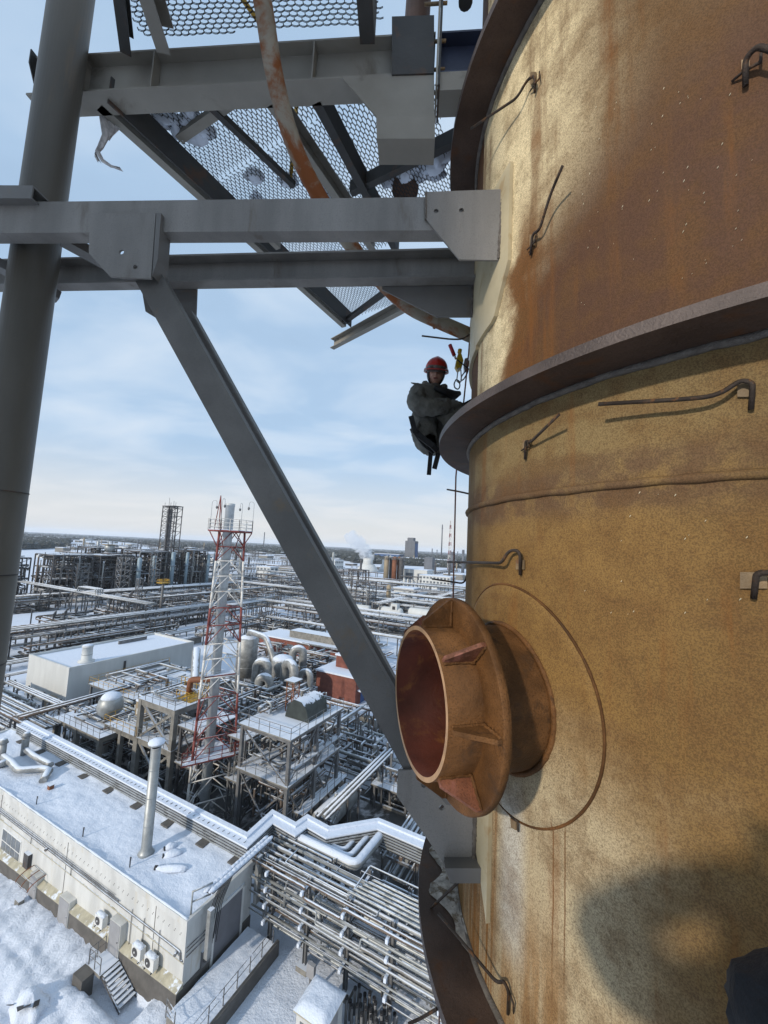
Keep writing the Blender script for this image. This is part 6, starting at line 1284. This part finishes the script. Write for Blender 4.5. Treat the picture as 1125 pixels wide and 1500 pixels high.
# head turned to the camera
HC = Vector((.425, 3.565, 31.665))-WO; HR = Matrix.Rotation(R(-6), 3, 'Z') @ Matrix.Rotation(R(14), 3, 'X') @ Matrix.Rotation(R(4), 3, 'Y')
def head_mesh():
    n, k = 40, 30; vs = []
    for i in range(k+1):
        ph = math.pi*i/k
        for j in range(n):
            t = 2*math.pi*j/n; x, y, z = math.sin(ph)*math.cos(t), math.sin(ph)*math.sin(t), math.cos(ph)
            X_, Y_, Z_ = x*.074, y*.093, z*.115
            if Z_ < -.02: X_ *= 1-.28*((-Z_-.02)/.095)**1.3; Y_ *= 1-.10*((-Z_-.02)/.095)
            g = lambda cx_, cz, sx_, sz: math.exp(-((X_-cx_)/sx_)**2-((Z_-cz)/sz)**2)
            if y < 0:
                Y_ -= .022*g(0, -.022, .011, .022)+.006*g(0, .01, .009, .03)+.008*g(0, .034, .05, .012)+.007*g(0, -.094, .02, .014)+.006*g(0, -.062, .022, .007)
                Y_ += .013*(g(.030, .014, .016, .011)+g(-.030, .014, .016, .011))+.005*g(0, -.055, .026, .004)
                Y_ -= .006*(g(.042, -.018, .016, .018)+g(-.042, -.018, .016, .018))
            vs.append(HR @ Vector((X_, Y_, Z_))+HC)
    return MB().add(vs, [(i*n+j, (i+1)*n+j, (i+1)*n+(j+1) % n, i*n+(j+1) % n) for i in range(k) for j in range(n)], True)
hd = head_mesh().build('head', M['skin'], wk)
for sx_ in (-1, 1):
    MB().blob(HR @ Vector((sx_*.030, -.070, .014))+HC, .013, .010, .008, 10, 6).build('eye', M['strap'], hd); MB().blob(HR @ Vector((sx_*.031, -.086, .031))+HC, .018, .006, .004, 10, 5).build('eyebrow', M['strap'], hd); MB().blob(HR @ Vector((sx_*.075, .0, -.005))+HC, .010, .02, .03, 8, 6).build('ear', M['skin'], hd)
MB().blob(HR @ Vector((0, -.0875, -.056))+HC, .022, .006, .006, 12, 6).build('mouth', M['lip'], hd)
# balaclava leaves the face open
n, k = 40, 28; vs = []; keep = {}
for i in range(k+1):
    ph = math.pi*i/k
    for j in range(n):
        t = 2*math.pi*j/n; x, y, z = math.sin(ph)*math.cos(t), math.sin(ph)*math.sin(t), math.cos(ph)
        s_ = 1.0 if z > -.2 else 1-.12*(-.2-z); vs.append(HR @ Vector((x*.086*s_, y*.102, z*.125))+HC); keep[(i, j)] = not (y < -.25 and -.86 < z < .36 and abs(x) < .74-.10*abs(z))
fs = [(i*n+j, (i+1)*n+j, (i+1)*n+(j+1) % n, i*n+(j+1) % n) for i in range(k) for j in range(n) if keep[(i, j)] and keep[(i, (j+1) % n)] and keep[(min(i+1, k), j)]]
MB().add(vs, fs, True).build('balaclava', M['knit'], wk)
# helmet with brim and ridge, goggles pushed up on it
vs = []; n, k = 44, 12
for i in range(k+1):
    ph = (math.pi/2)*1.06*i/k
    for j in range(n):
        t = 2*math.pi*j/n; x, y, z = math.sin(ph)*math.cos(t), math.sin(ph)*math.sin(t), math.cos(ph); rg_ = 1+.05*math.exp(-(x/.16)**2)*(z > .1)
        vs.append(HR @ Vector((x*.106*rg_, y*.128*rg_+.004, z*.115*rg_+.035))+HC)
hm = MB().add(vs, [(i*n+j, (i+1)*n+j, (i+1)*n+(j+1) % n, i*n+(j+1) % n) for i in range(k) for j in range(n)], True)
vs = []
for j in range(n):
    t = 2*math.pi*j/n; x, y = math.cos(t), math.sin(t); br = .012+(.040 if y < -.3 else 0)*min(1, (-y-.3)/.5 if y < -.3 else 0)
    for e, dz in ((0, .006), (br, -.002-br*.25), (br, -.008-br*.25), (0, -.004)): vs.append(HR @ Vector((x*(.106+e), y*(.128+e)+.004, .024+dz))+HC)
hm.add(vs, [(j*4+a, ((j+1) % n)*4+a, ((j+1) % n)*4+(a+1) % 4, j*4+(a+1) % 4) for j in range(n) for a in range(4)], True)
hm = hm.build('helmet', M['helmet'], wk, recalc=True)
P = [HR @ Vector((.119*math.cos(t), .139*math.sin(t), .018))+HC for t in [R(-160+i*7) for i in range(21)]]
g_ = MB()
vs = []
for p, t in zip(P, range(21)):
    w = .030 if 3 < t < 17 else .014; vs += [p+HR @ Vector((0, 0, w)), p+HR @ Vector((0, 0, -w))]
g_.add(vs, [(2*i, 2*i+2, 2*i+3, 2*i+1) for i in range(20)], True); gg = g_.build('goggles', M['lens'], hm)
for i in (3, 17): MB().blob(P[i], .014, .010, .020, 8, 6).build('goggle_clip', M['silver'], gg)
# collar, hood edge, harness
cp = [HR @ Vector((.098*math.cos(t), .10*math.sin(t)+.01, -.128+.025*math.sin(t*2+1)))+HC for t in [R(-90+i*15) for i in range(25)]]
MB().tube(cp, [.026+.006*math.sin(i*1.7) for i in range(25)], 8).build('collar', M['jacket'], wk)
MB().tube([Vector((.30, 3.50, 31.50))-WO, Vector((.235, 3.50, 31.525))-WO, Vector((.19, 3.51, 31.54))-WO], [.03, .012, .004], 7).build('hood_edge', M['jacket'], wk)
def webbing(name, pts, w, par, th_=.006):
    pts = [Vector(p)-WO for p in pts]; b = MB()
    for a, c in zip(pts, pts[1:]): b.bar(a, c+(c-a).normalized()*w*.2, w, th_, up=(0, 1, 0))
    return b.build(name, M['strap'], par)
MB().tube([Vector(p)-WO for p in ((.40, 3.43, 31.47), (.50, 3.46, 31.45), (.60, 3.56, 31.46), (.66, 3.57, 31.49))], [.02, .035, .045, .02], 8).build('chest_strap', M['strap'], wk); webbing('leg_strap', [(.22, 3.50, 31.10), (.30, 3.42, 31.00), (.40, 3.42, 30.93), (.44, 3.44, 30.90)], .05, wk, .03)
webbing('hanging_strap', [(.405, 3.55, 30.93), (.395, 3.56, 30.70)], .040, wk); webbing('hanging_strap', [(.475, 3.56, 30.90), (.445, 3.56, 30.76)], .045, wk); webbing('belt', [(.20, 3.45, 31.20), (.24, 3.44, 31.06), (.33, 3.46, 30.95), (.42, 3.5, 30.90)], .045, wk, .02)
# rope, descender, carabiners
RP = [(.775, 3.60, 34.0), (.75, 3.60, 32.3), (.735, 3.60, 31.90), (.70, 3.595, 31.40), (.668, 3.61, 30.95), (.655, 3.62, 30.7), (.668, 3.63, 29.6), (.67, 3.66, 12.0), (.67, 3.7, .1)]
tag(MB().tube(RP, .0075, 7).build('rope', M['ropew']), 'thin red flecked rope running down past the hanging worker', 'rope')
tag(MB().tube([(.80, 3.62, 34.0), (.79, 3.62, 32.2), (.785, 3.6, 31.85), (.775, 3.6, 31.80)], .006, 7).build('safety_rope', M['ropew']), 'safety rope close to the column above the descender', 'rope')
def at_(x, y, Y=3.58): return atY(x, y, Y)
ds = thing('descender', 'yellow rope descender with a red handle clipped above the worker', 'descender', tuple(at_(673, 528))); DO = Vector(ds.location)
MB().poly([at_(x, y)-DO for x, y in ((671,518),(676,518),(679,528),(676,540),(671,543),(667,536),(669,526))], (0, .05, 0), [(at_(673,533)-DO, .009)]).build('side_plate', M['dyel'], ds); MB().tube([at_(673,517,3.60)-DO, at_(674,512,3.60)-DO], .02, 8).build('rope_gate', M['dyel'], ds)
MB().tube([at_(668,526,3.60)-DO, at_(665,520,3.60)-DO], .011, 8).build('handle_arm', M['silver'], ds); MB().tube([at_(665.5,521,3.60)-DO, at_(659,505,3.60)-DO], .018, 10).build('handle_grip', M['grip'], ds)
MB().tube([at_(670,527,3.56)-DO, at_(692,545,3.54)-DO], .006, 6).build('cord', M['strap'], ds)
def carabiner(label, pts, Y, mt, r=.006):
    P = [at_(x, y, Y) for x, y in pts]; o = P[0]; k = thing('carabiner', label, 'carabiner', tuple(o)); MB().tube(fillet([p-o for p in P]+[Vector((0, 0, 0))], .02, 3), r, 7).build('body', mt, k); MB().tube([P[1]-o, P[2]-o], r*1.15, 7).build('gate', M['silver'], k)
carabiner('silver carabiner hanging straight under the descender', ((671,541),(669,558),(673,561),(676,558),(675,541),(673,539)), 3.57, M['silver'])
carabiner('dark carabiner angled toward the column', ((684,541),(676,551),(675,558),(679,556),(685,546),(686,541)), 3.60, M['rod'])
carabiner('black ring linking the worker to the carabiners', ((668,556),(665,562),(666,568),(671,571),(674,566),(673,558)), 3.57, M['strap'])
bu = thing('backup_device', 'silver backup device on the safety rope beside the column', 'backup device', tuple(at_(687,532,3.62))); BO = Vector(bu.location); MB().poly([at_(x, y, 3.62)-BO for x, y in ((681,525),(685,524),(688,533),(685,543),(680,543),(679,534))], (0, .04, 0)).build('body', M['silver'], bu); MB().tube([at_(688,527,3.62)-BO, at_(692,530,3.62)-BO, at_(691,537,3.62)-BO], .022, 8).build('cam', M['rod'], bu)
# ------------------------------------------------------------------ the photographer, of whom a knee and the shadow show
ph_ = thing('person', 'person in navy work trousers, only a bent leg showing at lower right', 'person', (.15, -.3, 28.95)); WO = Vector((.15, -.3, 28.95))
K = EYE+ray(1188, 1478)*1.04
N = [q_(-.06, -.34, 29.0, .17, .15), q_(-.16, -.38, 29.2, .19, .16), q_(-.24, -.40, 29.42, .20, .16), q_(-.28, -.38, 29.62, .18, .14), q_(-.29, -.34, 29.76, .075), q_(-.29, -.35, 29.92, .115, .125), q_(-.29, -.35, 30.05, .10, .115),
     q_(-.46, -.30, 29.62, .115), q_(-.53, -.10, 29.50, .115), q_(-.47, .10, 29.50, .105), q_(-.28, .02, 29.70, .085), q_(-.10, -.10, 29.88, .045),
     q_(-.08, -.32, 29.62, .10), q_(.04, -.16, 29.46, .11), q_(.12, .0, 29.44, .10), q_(.10, -.06, 29.68, .075), q_(.075, -.10, 29.88, .042),
     q_(.16, -.22, 28.95, .135), q_(.45, .15, 29.0, .115), (K.x-WO.x, K.y-WO.y, K.z-WO.z, .105, .105), q_(.93, .90, 28.85, .09), q_(1.02, 1.08, 28.62, .065), q_(1.08, 1.10, 28.52, .055), q_(.98, 1.0, 28.42, .045),
     q_(-.10, -.18, 28.88, .13), q_(.15, .25, 28.75, .11), q_(.40, .62, 28.60, .092), q_(.62, .95, 28.2, .07), q_(.80, 1.25, 27.9, .055), q_(.74, 1.15, 27.84, .045)]
Ed = [(0, 1), (1, 2), (2, 3), (3, 4), (4, 5), (5, 6), (3, 7), (7, 8), (8, 9), (9, 10), (10, 11), (3, 12), (12, 13), (13, 14), (14, 15), (15, 16), (0, 17), (17, 18), (18, 19), (19, 20), (20, 21), (21, 22), (22, 23), (0, 24), (24, 25), (25, 26), (26, 27), (27, 28), (28, 29)]
skinned('body', N, Ed, M['jacket2'], ph_, .014, 15, 3, 4)
for sx_ in (-1, 1):
    n_, e_ = hand_nodes(Vector((sx_*.075, -.09, 29.89))-WO, (-sx_*.45, .05, .5), (0, -1, .1), (0, -.6, .2)); skinned('gloved_hand', n_, e_, M['strap'], ph_, 0, 1, 2)
tag(MB().tube([(-.16, -.46, 29.2), (-.3, -.56, 31), (-.3, -.6, 36)], .0075, 6).build('rope', M['ropew']), 'second climbing rope, hanging behind the viewpoint', 'rope')
# small bright flakes stuck to the shell
fk = MB(); rf = random.Random(9)
for i in range(70):
    x, y = rf.uniform(850, 1110), rf.uniform(120, 480) if rf.random() < .75 else rf.uniform(720, 900); p = L3(oncol(x, y, .003)); nn = Vector((p.x, p.y, 0)).normalized(); tt = Vector((-nn.y, nn.x, 0)); l = rf.uniform(.002, .0055); w = l*.35; u = (Vector((0, 0, 1))+tt*.5).normalized()
    fk.add([p-u*l-tt*w*.2, p+tt*w, p+u*l, p-tt*w, p+nn*.002], [(0, 1, 4), (1, 2, 4), (2, 3, 4), (3, 0, 4)])
f_ = fk.build('paint_flakes', mat('pale_flake', (.75,.66,.45), .4), col); f_['kind'] = 'stuff'
# ------------------------------------------------------------------ winter haze
hv = bpy.data.materials.new('winter_haze'); hv.use_nodes = True; nt_ = hv.node_tree; nt_.nodes.clear(); pv = nt_.nodes.new('ShaderNodeVolumePrincipled'); pv.inputs['Color'].default_value = (.86, .92, 1, 1); pv.inputs['Density'].default_value = 8e-5; pv.inputs['Anisotropy'].default_value = .0
ov = nt_.nodes.new('ShaderNodeOutputMaterial'); nt_.links.new(pv.outputs[0], ov.inputs['Volume'])
hz_ = MB().box(-14500, -14500, -3.5, 14500, 14500, 112).build('haze', hv); tag(hz_, kind='stuff')
